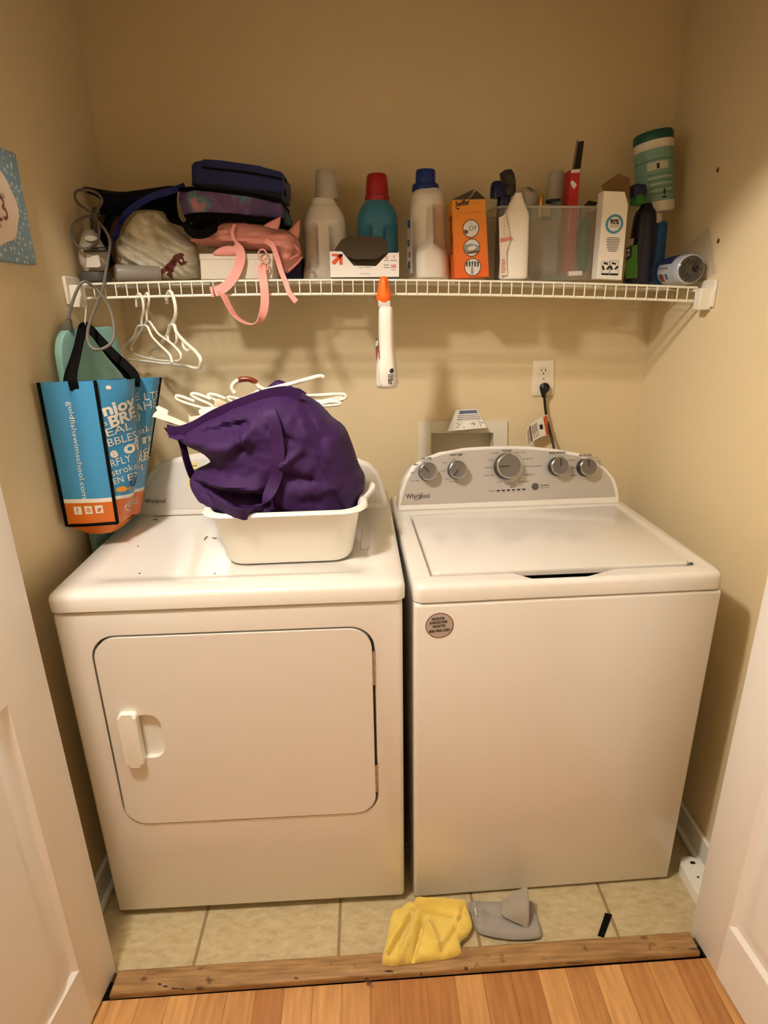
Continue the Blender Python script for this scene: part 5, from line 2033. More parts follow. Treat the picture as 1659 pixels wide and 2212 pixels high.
hanger('thin white hanger under the shelf, nearest the blue bag', W(303, 640, 1, SY - 0.004), dict(
    hook=[(295, 664), (294.5, 646), (299.5, 634), (306, 641), (309.5, 656), (310, 673), (306.5, 688), (305.8, 703)],
    frame=[(306, 704), (318, 705), (328, 726), (344, 744), (364, 763), (370, 775), (367, 786), (320, 781), (270, 775), (262.5, 765), (268, 750), (289, 728), (297, 706)]), 0.0030)
hanger('thin white hanger under the shelf, the middle one', W(320, 640, 1, SY - 0.004), dict(
    hook=[(312, 660), (312, 645), (317, 633), (322, 646), (320, 661), (317, 674), (317.5, 693)],
    frame=[(317.5, 695), (325, 697), (342, 721), (368, 740), (387, 759), (391, 770), (387, 779), (362, 780), (328, 776), (291, 765), (284, 752), (289, 738), (309, 708)]), 0.0030)
hanger('thick white hanger under the shelf, nearest the pink strap', W(366, 636, 1, SY - 0.004), dict(
    hook=[(361, 656), (360, 644), (365, 630), (372, 635), (378.5, 658), (379, 682), (372, 700)],
    frame=[(372, 701), (377, 704), (382, 719), (402, 741), (420, 757), (432, 772), (433.5, 785), (428, 796), (402, 791), (371, 786), (335, 777), (326, 768), (328, 756), (345, 745), (362, 722), (366, 706)]), 0.0045,
    extra=[[(395, 736), (397, 750), (407, 759), (410, 754)], [(381, 720), (382, 735), (377, 745), (369, 741), (364, 735), (362, 722)]])

# ---- white trigger bottle hooked on the shelf
t = thing('spray_bottle', 'white spray bottle with an orange trigger hooked on the shelf front', 'spray bottle', tuple(W(836, 838, 1, -0.33)))
mb = MB()
flask(mb, 836, -0.335, [(662, 12, 1.3, -6), (668, 15, 1.5, -5), (690, 16, 1.8, -4), (720, 16.5, 1.9, -3), (745, 17, 2.0, -3), (775, 20, 2.0, -1), (805, 23.5, 1.9), (828, 24, 1.8), (835, 20, 1.7)], exp=3.2, yaw=R(-4))
mb.build('body', mat('spray_white', '#ece4d6', 0.35), t)
mb = MB()
F = Frame(W(835, 800, 1, -0.335) + V((0, -0.0635, 0)), R(-4), R(0))
for poly in ([(843, 797), (849, 795), (851, 800), (847, 806), (842, 803)],):
    mb.qpx(F, poly, 0, 0.0012)
mb.ringpx(F, (846, 802), 4.5, 1.6, 0, 0.0013)
for k_ in range(4):
    mb.qpx(F, [(838, 809 + 3.6 * k_), (849, 808.5 + 3.6 * k_), (849, 810.6 + 3.6 * k_), (838, 811 + 3.6 * k_)], 0, 0.0012)
mb.qpx(F, [(839, 822), (846, 822), (846, 830), (839, 830)], 0, 0.0012)
mb.tpx(F, 'f', (841, 829.5), (844.5, 829.5), 6, 1, 0.0018)
mb.build('print', [INK, WHITEINK], t)
mb = MB()
lf = Frame.axes(W(815, 780, 1, -0.335), (0.10, -1, 0), (0.03, 0, 1))
mb.ppx(lf, [(812, 735), (819, 728), (820, 832), (814, 830)], -0.010, 0.0, 0)
mb.qpx(lf, [(812, 735), (818, 729), (819, 755), (812, 758)], 3, 0.0006)
mb.qpx(lf, [(812, 758), (819, 745), (820, 774), (814, 780)], 1, 0.0008)
mb.qpx(lf, [(812, 738), (818, 733), (818, 745), (812, 750)], 2, 0.0010)
mb.qpx(lf, [(811.5, 799), (820, 796), (820, 819), (812, 822)], 4, 0.0006)
for k_ in range(3):
    mb.qpx(lf, [(812, 803 + 5 * k_), (819, 801 + 5 * k_), (819, 803.5 + 5 * k_), (812, 805.5 + 5 * k_)], 3, 0.0009)
mb.build('label', [mat('label_pale_grey', '#d5d0c8', 0.5), mat('label_red', '#a8443c', 0.5), WHITEINK, mat('label_dark', '#3c4038', 0.5), mat('label_yellow', '#d8a72f', 0.5)], t)
mb = MB()
F = Frame((0, -0.335, 0))
mb.ppx(F, [(816, 648), (843, 648), (844, 664), (817, 664)], -0.016, 0.016, 0, 0.005, 2)
mb.build('collar', mat('collar_grey', '#cfc8bb', 0.4), t)
mb = MB()
k = pscale(829, 630, -0.338)
ri = []
for v, w, d in ((597, 4, 0.003), (600, 7, 0.006), (610, 9, 0.010), (625, 11.5, 0.014), (638, 15, 0.017), (648, 14, 0.016), (656, 9, 0.012), (659, 4, 0.006)):
    C = W(829 + (v - 600) * 0.005, v, 1, -0.338)
    ri.append([C + V((1.15 * w * k * math.cos(a), -d * max(0.15, math.sin(a)) if math.sin(a) > 0 else -d * 0.5 * math.sin(a), 0)) for a in [2 * math.pi * j / 24 for j in range(24)]])
mb.loft(ri)
mb.build('trigger', mat('trigger_orange', '#f2671c', 0.35), t)
mb = MB()
F = Frame((0, -0.352, 0))
ri = []
for v, w, d in ((602, 3, 0.003), (610, 5, 0.005), (628, 6, 0.006), (642, 7.5, 0.005), (648, 5, 0.002)):
    C = W(829, v, 1, -0.350)
    ri.append([C + V((w * k * math.cos(a), -d * math.sin(a), 0)) for a in [2 * math.pi * j / 16 for j in range(16)]])
mb.loft(ri)
mb.build('trigger_ridge', mat('trigger_bright_orange', '#fb7c28', 0.35), t)
mb = MB()
C = W(829, 612, 1, -0.318)
mb.box(C + V((-0.010, -0.012, -0.008)), C + V((0.010, 0.0, 0.008)), 0.003, 2)
mb.build('nozzle', mat('collar_grey', '#cfc8bb', 0.4), t)
#--PART5--
# ================================================================== BLUE TOTE AND IRONING BOARD IN THE LEFT CORNER
TEAL = mat('teal_cover', '#98cdc6', 0.7, bump=0.1, bscale=400)
t = thing('ironing_board', 'teal covered ironing board standing in the left corner behind the blue bag', 'ironing board', (-0.775, -0.31, 0))
BF = Frame.axes((-0.772, -0.44, 0), (0.022, 0.26, 0), (0, 0, 1))
q0, q1 = BF.px(128, 745), BF.px(259, 752)
xl_, xr_ = q0[0], q1[0]
ztop = BF.px(190, 709)[1]
mid = (xl_ + xr_) / 2
outl = [(xl_ + 0.02, 0.03), (xr_ - 0.02, 0.03), (xr_, 0.08)] + [(xr_ - 0.035 + 0.035 * math.cos(R(a)), ztop - 0.05 + 0.05 * math.sin(R(a))) for a in range(0, 91, 15)] + [(xl_ + 0.06 + 0.06 * math.cos(R(a)), ztop - 0.07 + 0.07 * math.sin(R(a))) for a in range(90, 181, 15)] + [(xl_, 0.08)]
mb = MB()
mb.prism(outl, -0.016, 0.0, BF.M, r=0.005, seg=3)
mb.build('cover', TEAL, t)
mb = MB()
for a in (xl_ + 0.05, xr_ - 0.05):
    mb.tube([BF.w(a, 0.0, -0.010), BF.w(a, 0.06, -0.010)], 0.008, 10)
mb.tube([BF.w(xl_ + 0.03, 0.006, -0.010), BF.w(xr_ - 0.03, 0.006, -0.010)], 0.006, 10)
mb.build('foot_bar', CHROME, t)

BAGB = mat('bag_blue', '#4290c0', 0.28, bump=0.25, bscale=30)
BAGO = mat('bag_orange', '#cf6a1c', 0.35, bump=0.25, bscale=30)
BAGW = mat('bag_white', '#e9e2d2', 0.4)
BLKT = mat('black_trim', '#0c0a09', 0.85, spec=0.1)
NAVT = mat('bag_navy_print', '#123a86', 0.5)
GOLDF = mat('bag_gold_print', '#e09a3c', 0.5)
t = thing('tote_bag', 'shiny blue and orange tote bag with black handles hanging in the left corner', 'tote bag', (-0.69, -0.48, 0.92))
# corners of the bag: top ring and bottom ring, gusset (left-front) edge first
gx = -0.789
TL = V((gx, -0.598, W(75, 828, 0, gx)[2]))
TR = W(206, 822, 1, -0.585)
RB_ = W(347, 815, 1, -0.375)
BK = V((-0.742, -0.478, 1.33))
bTL = W(120, 1152, 0, gx)
bTR = W(255, 1129, 1, -0.572)
bRB = W(303, 1105, 1, -0.40)
bBK = V((-0.746, -0.492, bTL[2] + 0.02))
bTL[1] = max(bTL[1], -0.60)


def gusset(s, tt):
    p = (TL * (1 - s) + TR * s) * (1 - tt) + (bTL * (1 - s) + bTR * s) * tt
    d = 0.010 * math.sin(math.pi * s) * math.sin(math.pi * min(1, tt * 1.1)) - 0.012 * math.exp(-((s - 0.48) / 0.10) ** 2) * (1 - tt)
    d += 0.004 * math.sin(7 * tt + 3 * s) * math.sin(math.pi * s)
    return p + V((0.1 * d, -d, 0))


def front(s, tt):
    p = (TR * (1 - s) + RB_ * s) * (1 - tt) + (bTR * (1 - s) + bRB * s) * tt
    d = 0.030 * math.sin(math.pi * s) * math.sin(math.pi * (0.15 + 0.75 * tt)) - 0.030 * math.exp(-((s - 0.66) / 0.12) ** 2) * (1 - 0.6 * tt)
    d += 0.006 * math.sin(9 * tt + 5 * s) * math.sin(math.pi * s)
    return p + V((d * 0.75, -d * 0.5, 0))


def backp(s, tt):
    p = (RB_ * (1 - s) + BK * s) * (1 - tt) + (bRB * (1 - s) + bBK * s) * tt
    return p + V((0, 0.01 * math.sin(math.pi * s), 0))


def wallp(s, tt):
    p = (BK * (1 - s) + TL * s) * (1 - tt) + (bBK * (1 - s) + bTL * s) * tt
    return p


def panel(name, fn, bands, th=0.0016):
    mb = MB()
    for (a, b, m) in bands:
        mb.sheet(lambda s, q: fn(s, a + (b - a) * q), 16, max(2, int(24 * (b - a))), m, th)
    return mb


def stext(mb, fn, body, st0, st1, h, m, off=0.0026, bold=0.0):
    """Lettering printed on a curved panel: baseline from st0 to st1 in panel coordinates (s right, t down)."""
    tmp = MB()
    tmp.text(body, (0, 0), (1, 0), 1.0, Matrix(), 0.0, 0, bold)
    dx, dy = st1[0] - st0[0], st1[1] - st0[1]
    e = 0.01
    pw = (fn(st0[0] + e, st0[1]) - fn(st0[0], st0[1])).length / e
    ph = (fn(st0[0], st0[1] + e) - fn(st0[0], st0[1])).length / e
    bx, by = dx * pw, dy * ph
    L = math.hypot(bx, by)
    ux, uy = by / L, -bx / L        # up on the panel
    vs = []
    for q in tmp.v:
        s = st0[0] + dx * q[0] + ux * q[1] * h / pw
        tt = st0[1] + dy * q[0] + uy * q[1] * h / ph
        p = fn(s, tt)
        n_ = (fn(s + e, tt) - p).cross(fn(s, tt + e) - p).normalized()
        if n_.dot(CAMP - p) < 0:
            n_ = -n_
        vs.append(p + n_ * off)
    mb.add(vs, tmp.f, m)


def spatch(mb, fn, pts, m, off=0.0024):
    vs = []
    e = 0.01
    for s, tt in pts:
        p = fn(s, tt)
        n_ = (fn(s + e, tt) - p).cross(fn(s, tt + e) - p).normalized()
        if n_.dot(CAMP - p) < 0:
            n_ = -n_
        vs.append(p + n_ * off)
    mb.add(vs, [list(range(len(pts)))], m)


mb = panel('gusset', gusset, [(0, 0.805, 0), (0.805, 0.835, 2), (0.835, 1.0, 1)])
stext(mb, gusset, 'goldfishswimschool.com', (0.44, 0.13), (0.415, 0.80), 0.015, 2)
for i, (s, tt) in enumerate(((0.285, 0.89), (0.49, 0.888), (0.69, 0.886))):
    w, h = 0.072, 0.030
    spatch(mb, gusset, [(s - w, tt + h), (s + w, tt + h), (s + w, tt - h), (s - w, tt - h)], 2, 0.0024)
    if i == 0:
        stext(mb, gusset, 'f', (s - 0.025, tt + 0.02), (s + 0.02, tt + 0.02), 0.014, 1, 0.0032)
    elif i == 1:
        for (w2, m_) in ((0.045, 1), (0.030, 2), (0.016, 1)):
            spatch(mb, gusset, [(s + w2 * math.cos(a), tt + w2 * 0.42 * math.sin(a)) for a in [2 * math.pi * j / 16 for j in range(16)]], m_, 0.0030 + (0.045 - w2) * 0.02)
    else:
        spatch(mb, gusset, [(s - 0.045, tt + 0.014), (s - 0.02, tt + 0.004), (s - 0.04, tt - 0.012), (s, tt - 0.006), (s + 0.02, tt - 0.016), (s + 0.045, tt - 0.008), (s + 0.03, tt + 0.004), (s + 0.005, tt + 0.018), (s - 0.02, tt + 0.019)], 1, 0.0032)
mb.build('gusset_panel', [BAGB, BAGO, BAGW], t)
mb = panel('front', front, [(0, 0.80, 0), (0.80, 0.825, 2), (0.825, 1.0, 1)])
FT = [('njoy', 0.03, 0.235, 0.50, 0.175, 0.0264, 2), ('RE', 0.53, 0.165, 0.70, 0.15, 0.0185, 2), ('LTS', 0.76, 0.155, 0.97, 0.14, 0.0185, 2), ('s', 0.02, 0.30, 0.06, 0.295, 0.0132, 2), ('BRE', 0.10, 0.315, 0.52, 0.255, 0.0264, 2), ('EA', 0.54, 0.25, 0.74, 0.225, 0.0224, 2), ('HE', 0.76, 0.225, 0.95, 0.205, 0.0224, 2),
      ('EAL', 0.03, 0.375, 0.42, 0.335, 0.0185, 2), ('90', 0.52, 0.32, 0.70, 0.295, 0.0224, 2), ('BBLES', 0.03, 0.445, 0.50, 0.405, 0.0185, 2), ('make', 0.56, 0.40, 0.92, 0.365, 0.0158, 2), ('e', 0.04, 0.525, 0.16, 0.515, 0.0238, 2), ('of', 0.26, 0.51, 0.58, 0.475, 0.0304, 2), ('n', 0.72, 0.46, 0.88, 0.445, 0.0224, 2),
      ('RFLY', 0.03, 0.59, 0.36, 0.56, 0.0185, 2), ('back', 0.52, 0.555, 0.95, 0.515, 0.0198, 2), ('stroke', 0.02, 0.655, 0.46, 0.615, 0.0172, 2), ('FREE', 0.55, 0.61, 0.95, 0.57, 0.0211, 2), ('EN', 0.03, 0.715, 0.20, 0.70, 0.0158, 2), ('EXPL', 0.28, 0.70, 0.86, 0.65, 0.0172, 2), ('GO', 0.34, 0.752, 0.60, 0.725, 0.0224, 3)]
for s_, a, b, c_, d, h, m_ in FT:
    stext(mb, front, s_, (a, b), (c_, d), h, m_, bold=0.035 if s_ in ('njoy', 'of', 'e', 'n', 'GO', 'FREE', 'BRE') else 0.0)
fs, ft = 0.15, 0.755
spatch(mb, front, [(fs + 0.11 * math.cos(a), ft + 0.020 * math.sin(a)) for a in [-2 * math.pi * j / 18 for j in range(18)]], 4)
spatch(mb, front, [(fs + 0.09, ft), (fs + 0.17, ft + 0.018), (fs + 0.17, ft - 0.022)], 4)
spatch(mb, front, [(fs - 0.02, ft - 0.016), (fs + 0.05, ft - 0.016), (fs + 0.03, ft - 0.028)], 4)
spatch(mb, front, [(0.10, 0.055), (0.13, 0.062), (0.16, 0.055), (0.16, 0.04), (0.13, 0.033), (0.10, 0.04)], 2)
spatch(mb, front, [(0.70, 0.085), (0.985, 0.075), (0.985, 0.02), (0.70, 0.03)], 2)
# outline logo on the orange band
lo = [(0.2, 0.895), (0.30, 0.868), (0.40, 0.862), (0.44, 0.850), (0.5, 0.860), (0.62, 0.872), (0.74, 0.858), (0.72, 0.885), (0.76, 0.915), (0.62, 0.905), (0.5, 0.925), (0.42, 0.935), (0.30, 0.925)]
e = 0.01
lp = []
for s, tt in lo:
    p = front(s, tt)
    n_ = (front(s + e, tt) - p).cross(front(s, tt + e) - p).normalized()
    lp.append(p + n_ * (0.002 if n_.dot(CAMP - p) > 0 else -0.002))
mb.tube(lp, 0.0011, 5, 2, closed=True, smooth=3)
stext(mb, front, 'Goldfish', (0.30, 0.91), (0.66, 0.888), 0.014, 2)
mb.build('front_panel', [BAGB, BAGO, BAGW, NAVT, GOLDF], t)
mb = panel('back', backp, [(0, 0.82, 0), (0.82, 1.0, 1)])
mb.build('back_panel', [BAGB, BAGO], t)
mb = panel('wallside', wallp, [(0, 0.82, 0), (0.82, 1.0, 1)])
mb.build('wall_panel', [BAGB, BAGO], t)
mb = MB()
ctr = (bTL + bTR + bRB + bBK) / 4 + V((0.0, -0.03, -0.034))
mid_ = lambda a, b: (a + b) / 2 + V((0, 0, -0.006))
ringb = [bTL, mid_(bTL, bTR), bTR, mid_(bTR, bRB), bRB, mid_(bRB, bBK), bBK, mid_(bBK, bTL)]
inner = [p.lerp(ctr, 0.55) + V((0, 0, -0.012)) for p in ringb]
mb.loft([[p + V((0, 0, 0.001)) for p in ringb], inner, [p.lerp(ctr, 0.9) + V((0, 0, -0.004)) for p in ringb]], 0, (False, True))
mb.build('base_panel', BAGO, t)
for line in ([gusset(0.0, q / 14) + V((0.002, -0.002, 0)) for q in range(15)] + [gusset(q / 10, 1.0) + V((0.0, -0.002, 0)) for q in range(1, 11)], [gusset(1.0, q / 14) + V((0.0, -0.003, 0)) for q in range(15)],
             [front(1.0, q / 14) + V((0.0, -0.002, 0)) for q in range(9)]):
    mb = MB()
    mb.tube(line, 0.0043, 6)
    mb.build('piping', BLKT, t)
hk = W(184, 700, 1, -0.385)
for (b0, b1, m0, m1, dep) in ((gusset(0.62, 0.0), front(0.60, 0.0), (176, 765), (243, 762), -0.47), (wallp(0.35, 0.02), backp(0.45, 0.02), (196, 765), (217, 765), -0.39)):
    mb = MB()
    hh = hk + V((0.0, -0.006 if dep < -0.4 else 0.004, 0.0))
    f = lambda b, k, dx: b.lerp(hh, k) + V((dx, 0, 0))
    pts = [b0 + V((0, 0, -0.02)), b0 + V((0, 0, 0.012)), f(b0, 0.45, -0.004), f(b0, 0.85, -0.003), hh + V((-0.005, 0, -0.008)), hh + V((0, 0, 0.003)), hh + V((0.005, 0, -0.008)), f(b1, 0.85, 0.003), f(b1, 0.45, 0.004), b1 + V((0, 0, 0.012)), b1 + V((0, 0, -0.02))]
    mb.strap(pts, [(1, 0.1, 0)] * 4 + [(0.8, 0.6, 0), (0.2, 1, 0), (0.8, 0.6, 0)] + [(1, 0.1, 0.2)] * 4, 0.020, 0.003, smooth=5)
    mb.build('handle', BLKT, t)
mb = MB()
mb.tube([V((hk[0] - 0.002, hk[1], hk[2] - 0.012)), V((hk[0] + 0.001, hk[1] - 0.002, hk[2] + 0.004)), W(185, 675, 1, -0.335), W(185, 645, 1, SY - 0.012), W(185, 640, 1, SY), W(186, 645, 1, SY + 0.008)], 0.0018, 6, smooth=4)
tag(mb.build('shelf_hook', WIRE), 'thin white hook over the shelf edge that holds the black bag handles', 'hook')

# ================================================================== ON TOP OF THE DRYER
byaw_ = 0.03
t = thing('basin', 'white plastic wash basin on the dryer with the purple bag in it', 'basin', (-0.252, -0.575, DTOP - 0.004), byaw_)
BMx = WM[t.name]
mb = MB()
rings = []
for hw, hd, z, r in ((0.128, 0.105, 0.0, 0.04), (0.142, 0.120, 0.004, 0.045), (0.148, 0.126, 0.014, 0.05), (0.168, 0.148, 0.126, 0.055), (0.170, 0.150, 0.132, 0.055), (0.182, 0.161, 0.133, 0.06), (0.184, 0.163, 0.130, 0.06), (0.186, 0.165, 0.133, 0.06),
                     (0.182, 0.162, 0.1375, 0.06), (0.170, 0.150, 0.138, 0.055), (0.165, 0.145, 0.132, 0.054), (0.145, 0.123, 0.016, 0.05), (0.138, 0.116, 0.005, 0.045), (0.1, 0.08, 0.004, 0.03)):
    rings.append([BMx @ V((p[0], p[1], z)) for p in rrect(-hw, -hd, hw, hd, r, 8)])
mb.loft(rings, 0, (True, True))
mb.build('tub', PLAST, t)
for sx in (-1, 1):
    mb = MB()
    ear = []
    for z0, ins in ((0.1305, 0.0), (0.1385, 0.0)):
        ear.append([BMx @ V((sx * (0.178 + (0.030 - ins) * math.sin(math.pi * i / 16)), -0.075 + 0.15 * i / 16, z0 + 0.010 * math.sin(math.pi * i / 16))) for i in range(17)])
    if sx < 0:
        ear = [list(reversed(q)) for q in ear]
    mb.loft(ear, 0)
    mb.build('handle', PLAST, t)

PUR = mat('purple_cloth', '#341749', 0.68, sheen=0.04, bump=0.15, bscale=500, spec=0.25)
PURD = mat('purple_webbing', '#35174a', 0.65, spec=0.3)
t = thing('laundry_bag', 'purple fabric bag full of hangers, slumped in the white basin', 'bag', tuple(BMx @ V((0, 0, 0.006))))


def G(u, v, a, b, w):
    return math.exp(-(segd(u, v, a, b) / w) ** 2)


def purfold(u, v):
    f = 0.0
    f -= 0.030 * G(u, v, (440, 1030), (590, 1052), 9)            # deep crease across the lower left
    f -= 0.018 * G(u, v, (560, 1045), (640, 1085), 8)
    f += 0.022 * G(u, v, (450, 1010), (575, 1022), 11)
    f += 0.020 * G(u, v, (455, 1060), (540, 1085), 12)
    f -= 0.020 * G(u, v, (410, 935), (545, 900), 9)              # under the rim band
    f += 0.020 * G(u, v, (480, 950), (545, 930), 16)
    f -= 0.014 * G(u, v, (530, 910), (540, 950), 8)
    f -= 0.012 * G(u, v, (600, 905), (640, 930), 7)
    f += 0.012 * G(u, v, (620, 980), (660, 950), 9)
    f -= 0.012 * G(u, v, (630, 1000), (680, 1010), 8)
    f += 0.010 * G(u, v, (640, 1035), (730, 1025), 14)
    f -= 0.010 * G(u, v, (655, 860), (700, 930), 5)
    f += 0.008 * G(u, v, (648, 862), (760, 1090), 4.5)            # raised side seam
    f += 0.010 * noise.noise(V((u * 0.020, v * 0.026, 0.7))) + 0.004 * noise.noise(V((u * 0.06, v * 0.07, 4.2)))
    return f


OUT = [(354, 922), (372, 932), (394, 926), (430, 905), (476, 884), (541, 855), (593, 839), (625, 837), (658, 851), (691, 872), (720, 902), (745, 922), (762, 962), (775, 1001), (788, 1028), (786, 1057), (776, 1084),
       (760, 1110), (735, 1140), (600, 1150), (525, 1140), (500, 1112), (460, 1087), (430, 1066), (414, 1037), (422, 1015), (448, 1002), (458, 991), (440, 974), (407, 957), (388, 946), (366, 939)]
mb = MB()
puff(mb, OUT, 1, -0.575, 0.115, 0.10, 80, 6.5, fold=purfold, smooth=3)
mb.build('bag_body', PUR, t)


def onbag(u, v, lift=0.0):
    """A point on the near side of the purple bag."""
    d = min(segd(u, v, OUT[i], OUT[(i + 1) % len(OUT)]) for i in range(len(OUT)))
    q = min(1.0, d / 80)
    y = -0.575 - 0.115 * math.sqrt(max(0, 1 - (1 - q) ** 2)) - purfold(u, v) * min(1, d / 10) - lift
    return W(u, v, 1, y)


mb = MB()
pts = [(362, 928), (385, 932), (420, 921), (460, 898), (500, 880), (541, 864), (585, 850), (624, 846), (650, 856)]
mb.strap([onbag(u, v, 0.006) for u, v in pts], (0.1, -0.15, 1), 0.024, 0.003, smooth=5)
mb.build('rim_band', PURD, t)
mb = MB()
pts = [(572, 868, 0.010), (582, 890, 0.014), (593, 920, 0.012), (600, 960, 0.010), (600, 1000, 0.010), (594, 1035, 0.014), (582, 1065, 0.024), (566, 1090, 0.04), (548, 1105, 0.05)]
ps = [onbag(u, v, l) for u, v, l in pts]
ps += [W(528, 1111, 1, -0.752), W(505, 1106, 1, -0.748), W(480, 1095, 1, -0.72), W(455, 1078, 1, -0.67), W(436, 1060, 1, -0.62)]
mb.strap(ps, [(1, 0, 0)] * 6 + [(1, -0.2, 0.2)] + [(0.6, -0.2, 0.8)] * 2 + [(0, -0.3, 1)] * 5, 0.027, 0.003, smooth=5)
mb.build('handle', PURD, t)
mb = MB()
mb.strap([W(388, 940, 1, -0.60), W(396, 965, 1, -0.61), W(402, 990, 1, -0.61), (W(410, 1015, 1, -0.60)), W(418, 1032, 1, -0.585)], (0.35, 1, 0), 0.022, 0.0025, smooth=5)
mb.build('handle', PURD, t)
mb = MB()
puff(mb, [(575, 842), (592, 824), (606, 821), (622, 828), (630, 823), (632, 832), (616, 846), (598, 850)], 1, -0.53, 0.014, 0.014, 10, 5)
mb.build('tucked_corner', PURD, t)
mb = MB()
puff(mb, [(628, 848), (643, 838), (665, 853), (655, 862), (636, 858)], 1, -0.53, 0.010, 0.010, 8, 5)
mb.build('tucked_corner', PURD, t)

# ---- the hangers stuffed in the purple bag
HW = mat('hanger_ivory', '#f3ecd9', 0.3)
GRPH = 'hangers in the purple bag'


def H(label, pieces):
    y = pieces[0][2]
    y = y[1] if isinstance(y, tuple) else y
    t = thing('clothes_hanger', label, 'hanger', tuple(W(pieces[0][1][-1][0], pieces[0][1][-1][1], 1, y)), 0, GRPH)
    for nm, path, yy, r in pieces:
        mb = MB()
        y0, y1 = yy if isinstance(yy, tuple) else (yy, yy)
        n = len(path) - 1
        mb.tube([W(p[0], p[1], 1, y0 + (y1 - y0) * i / n) for i, p in enumerate(path)], r, 9, smooth=6)
        mb.build(nm, HW, t)
    return t


h1 = H('ivory hanger with a brown grip on its hook, topmost in the purple bag', [
    ('hook', [(507, 849), (503, 842), (503, 833), (511, 824), (524, 819.5), (540, 820), (552, 827), (560, 836), (572, 842), (585, 845)], -0.555, 0.0056),
    ('shoulder_arm', [(560, 842), (575, 842), (600, 836), (640, 826), (675, 816), (692, 812.5), (699, 815)], (-0.55, -0.54), 0.0050),
    ('shoulder_arm', [(565, 840), (553, 849), (540, 856), (522, 862)], (-0.55, -0.56), 0.0050)])
mb = MB()
mb.tube([W(p[0], p[1], 1, -0.555) for p in ((516, 821.5), (524, 819.3), (540, 819.8), (555, 827))], 0.0062, 10, smooth=6)
mb.build('hook_grip', mat('grip_brown', '#6e2817', 0.25), h1)['label'] = 'shiny brown hook grip'
H('white hanger with a looped hook pointing left, lowest of the hooks over the purple bag', [
    ('hook', [(420, 867), (405, 861), (390, 856), (381, 855), (382, 862), (394, 868), (415, 875), (440, 882), (460, 886), (480, 890)], -0.57, 0.0036)])
H('white hanger with a long narrow hook loop, highest loop left of the brown grip', [
    ('hook', [(456, 862), (440, 856), (424, 850.5), (414, 851), (416, 856), (432, 864), (450, 872), (462, 880), (470, 890)], -0.565, 0.0036)])
H('white hanger whose hook loop lies just right of the longest loop', [
    ('hook', [(487, 861), (472, 855), (458, 851.5), (450, 853), (454, 859), (466, 865), (478, 873), (490, 882)], -0.56, 0.0036)])
H('white hanger with a small hook loop beneath the brown grip', [
    ('hook', [(520, 864), (508, 860), (496, 857.5), (492, 860), (498, 866), (510, 872), (525, 878)], -0.56, 0.0034),
    ('shoulder_arm', [(505, 868), (530, 860), (556, 853), (575, 853)], -0.555, 0.0040)])
H('white hanger, its upper rounded end sticking out right of the purple bag', [
    ('shoulder_arm', [(640, 856), (680, 854), (715, 852), (740, 851.5), (747, 856), (742, 862), (720, 866), (690, 868), (660, 868)], -0.535, 0.0040)])
H('white hanger, its middle end poking out right of the purple bag', [
    ('shoulder_arm', [(650, 864), (690, 866), (715, 862), (735, 859), (741, 862), (736, 866), (712, 871), (680, 873)], -0.515, 0.0034)])
H('white hanger, its lowest straight end poking out right of the purple bag', [
    ('shoulder_arm', [(660, 870), (690, 873), (712, 868), (734, 870), (732, 874), (700, 877), (675, 876)], -0.555, 0.0034)])
# flat clip hanger at the left
t = thing('clip_hanger', 'flat white clip hanger jutting out of the left of the purple bag', 'hanger', tuple(W(400, 922, 1, -0.60)), 0, GRPH)
mb = MB()
for pl, z in (([(333, 893), (341, 885), (345, 890), (412, 918), (420, 926), (398, 921), (345, 902), (329, 901)], 0.004),):
    mb.ppx(Frame((0, -0.605, 0)), pl, -0.005, z, 0, 0.002, 2)
mb.build('bar', HW, t)
mb = MB()
mb.ppx(Frame((0, -0.598, 0)), [(337, 879), (341, 877), (362, 887), (364, 891), (363, 899), (357, 898), (340, 889)], -0.005, 0.004, 0, 0.002, 2)
mb.build('clip', HW, t)
mb = MB()
mb.ppx(Frame((0, -0.600, 0)), [(350, 902), (370, 910), (372, 916), (356, 911)], -0.004, 0.004, 0, 0.0015, 1)
mb.build('clip', mat('hanger_shade', '#d8cfbb', 0.4), t)
t = thing('clip_hanger', 'white skirt hanger with broad clip, at the bag mouth beside the loops', 'hanger', tuple(W(430, 915, 1, -0.60)), 0, GRPH)
mb = MB()
mb.ppx(Frame((0, -0.61, 0)), [(407, 896), (412, 903), (435, 896), (455, 890), (462, 895), (440, 908), (430, 920), (412, 925), (409, 915)], -0.006, 0.003, 0, 0.003, 2)
mb.build('clip', HW, t)
mb = MB()
mb.ppx(Frame((0, -0.602, 0)), [(430, 890), (445, 880), (470, 880), (478, 890), (465, 902), (440, 903)], -0.008, 0.003, 0, 0.004, 2)
mb.build('clip_jaw', HW, t)
mb = MB()
mb.tube([W(p[0], p[1], 1, -0.60) for p in ((432, 888), (445, 883), (462, 884), (474, 890), (468, 897), (450, 899), (436, 895))], 0.003, 7, closed=True, smooth=4)
mb.build('clip_spring', HW, t)
t = thing('clip_hanger', 'beige clip with a broad flat head between the white hook loops', 'hanger', tuple(W(475, 875, 1, -0.585)), 0, GRPH)
mb = MB()
mb.ppx(Frame((0, -0.585, 0)), [(464, 866), (470, 861), (484, 867), (494, 874), (492, 882), (474, 884), (462, 878)], -0.006, 0.004, 0, 0.003, 2)
mb.build('clip', mat('hanger_beige', '#d8c4a2', 0.4), t)

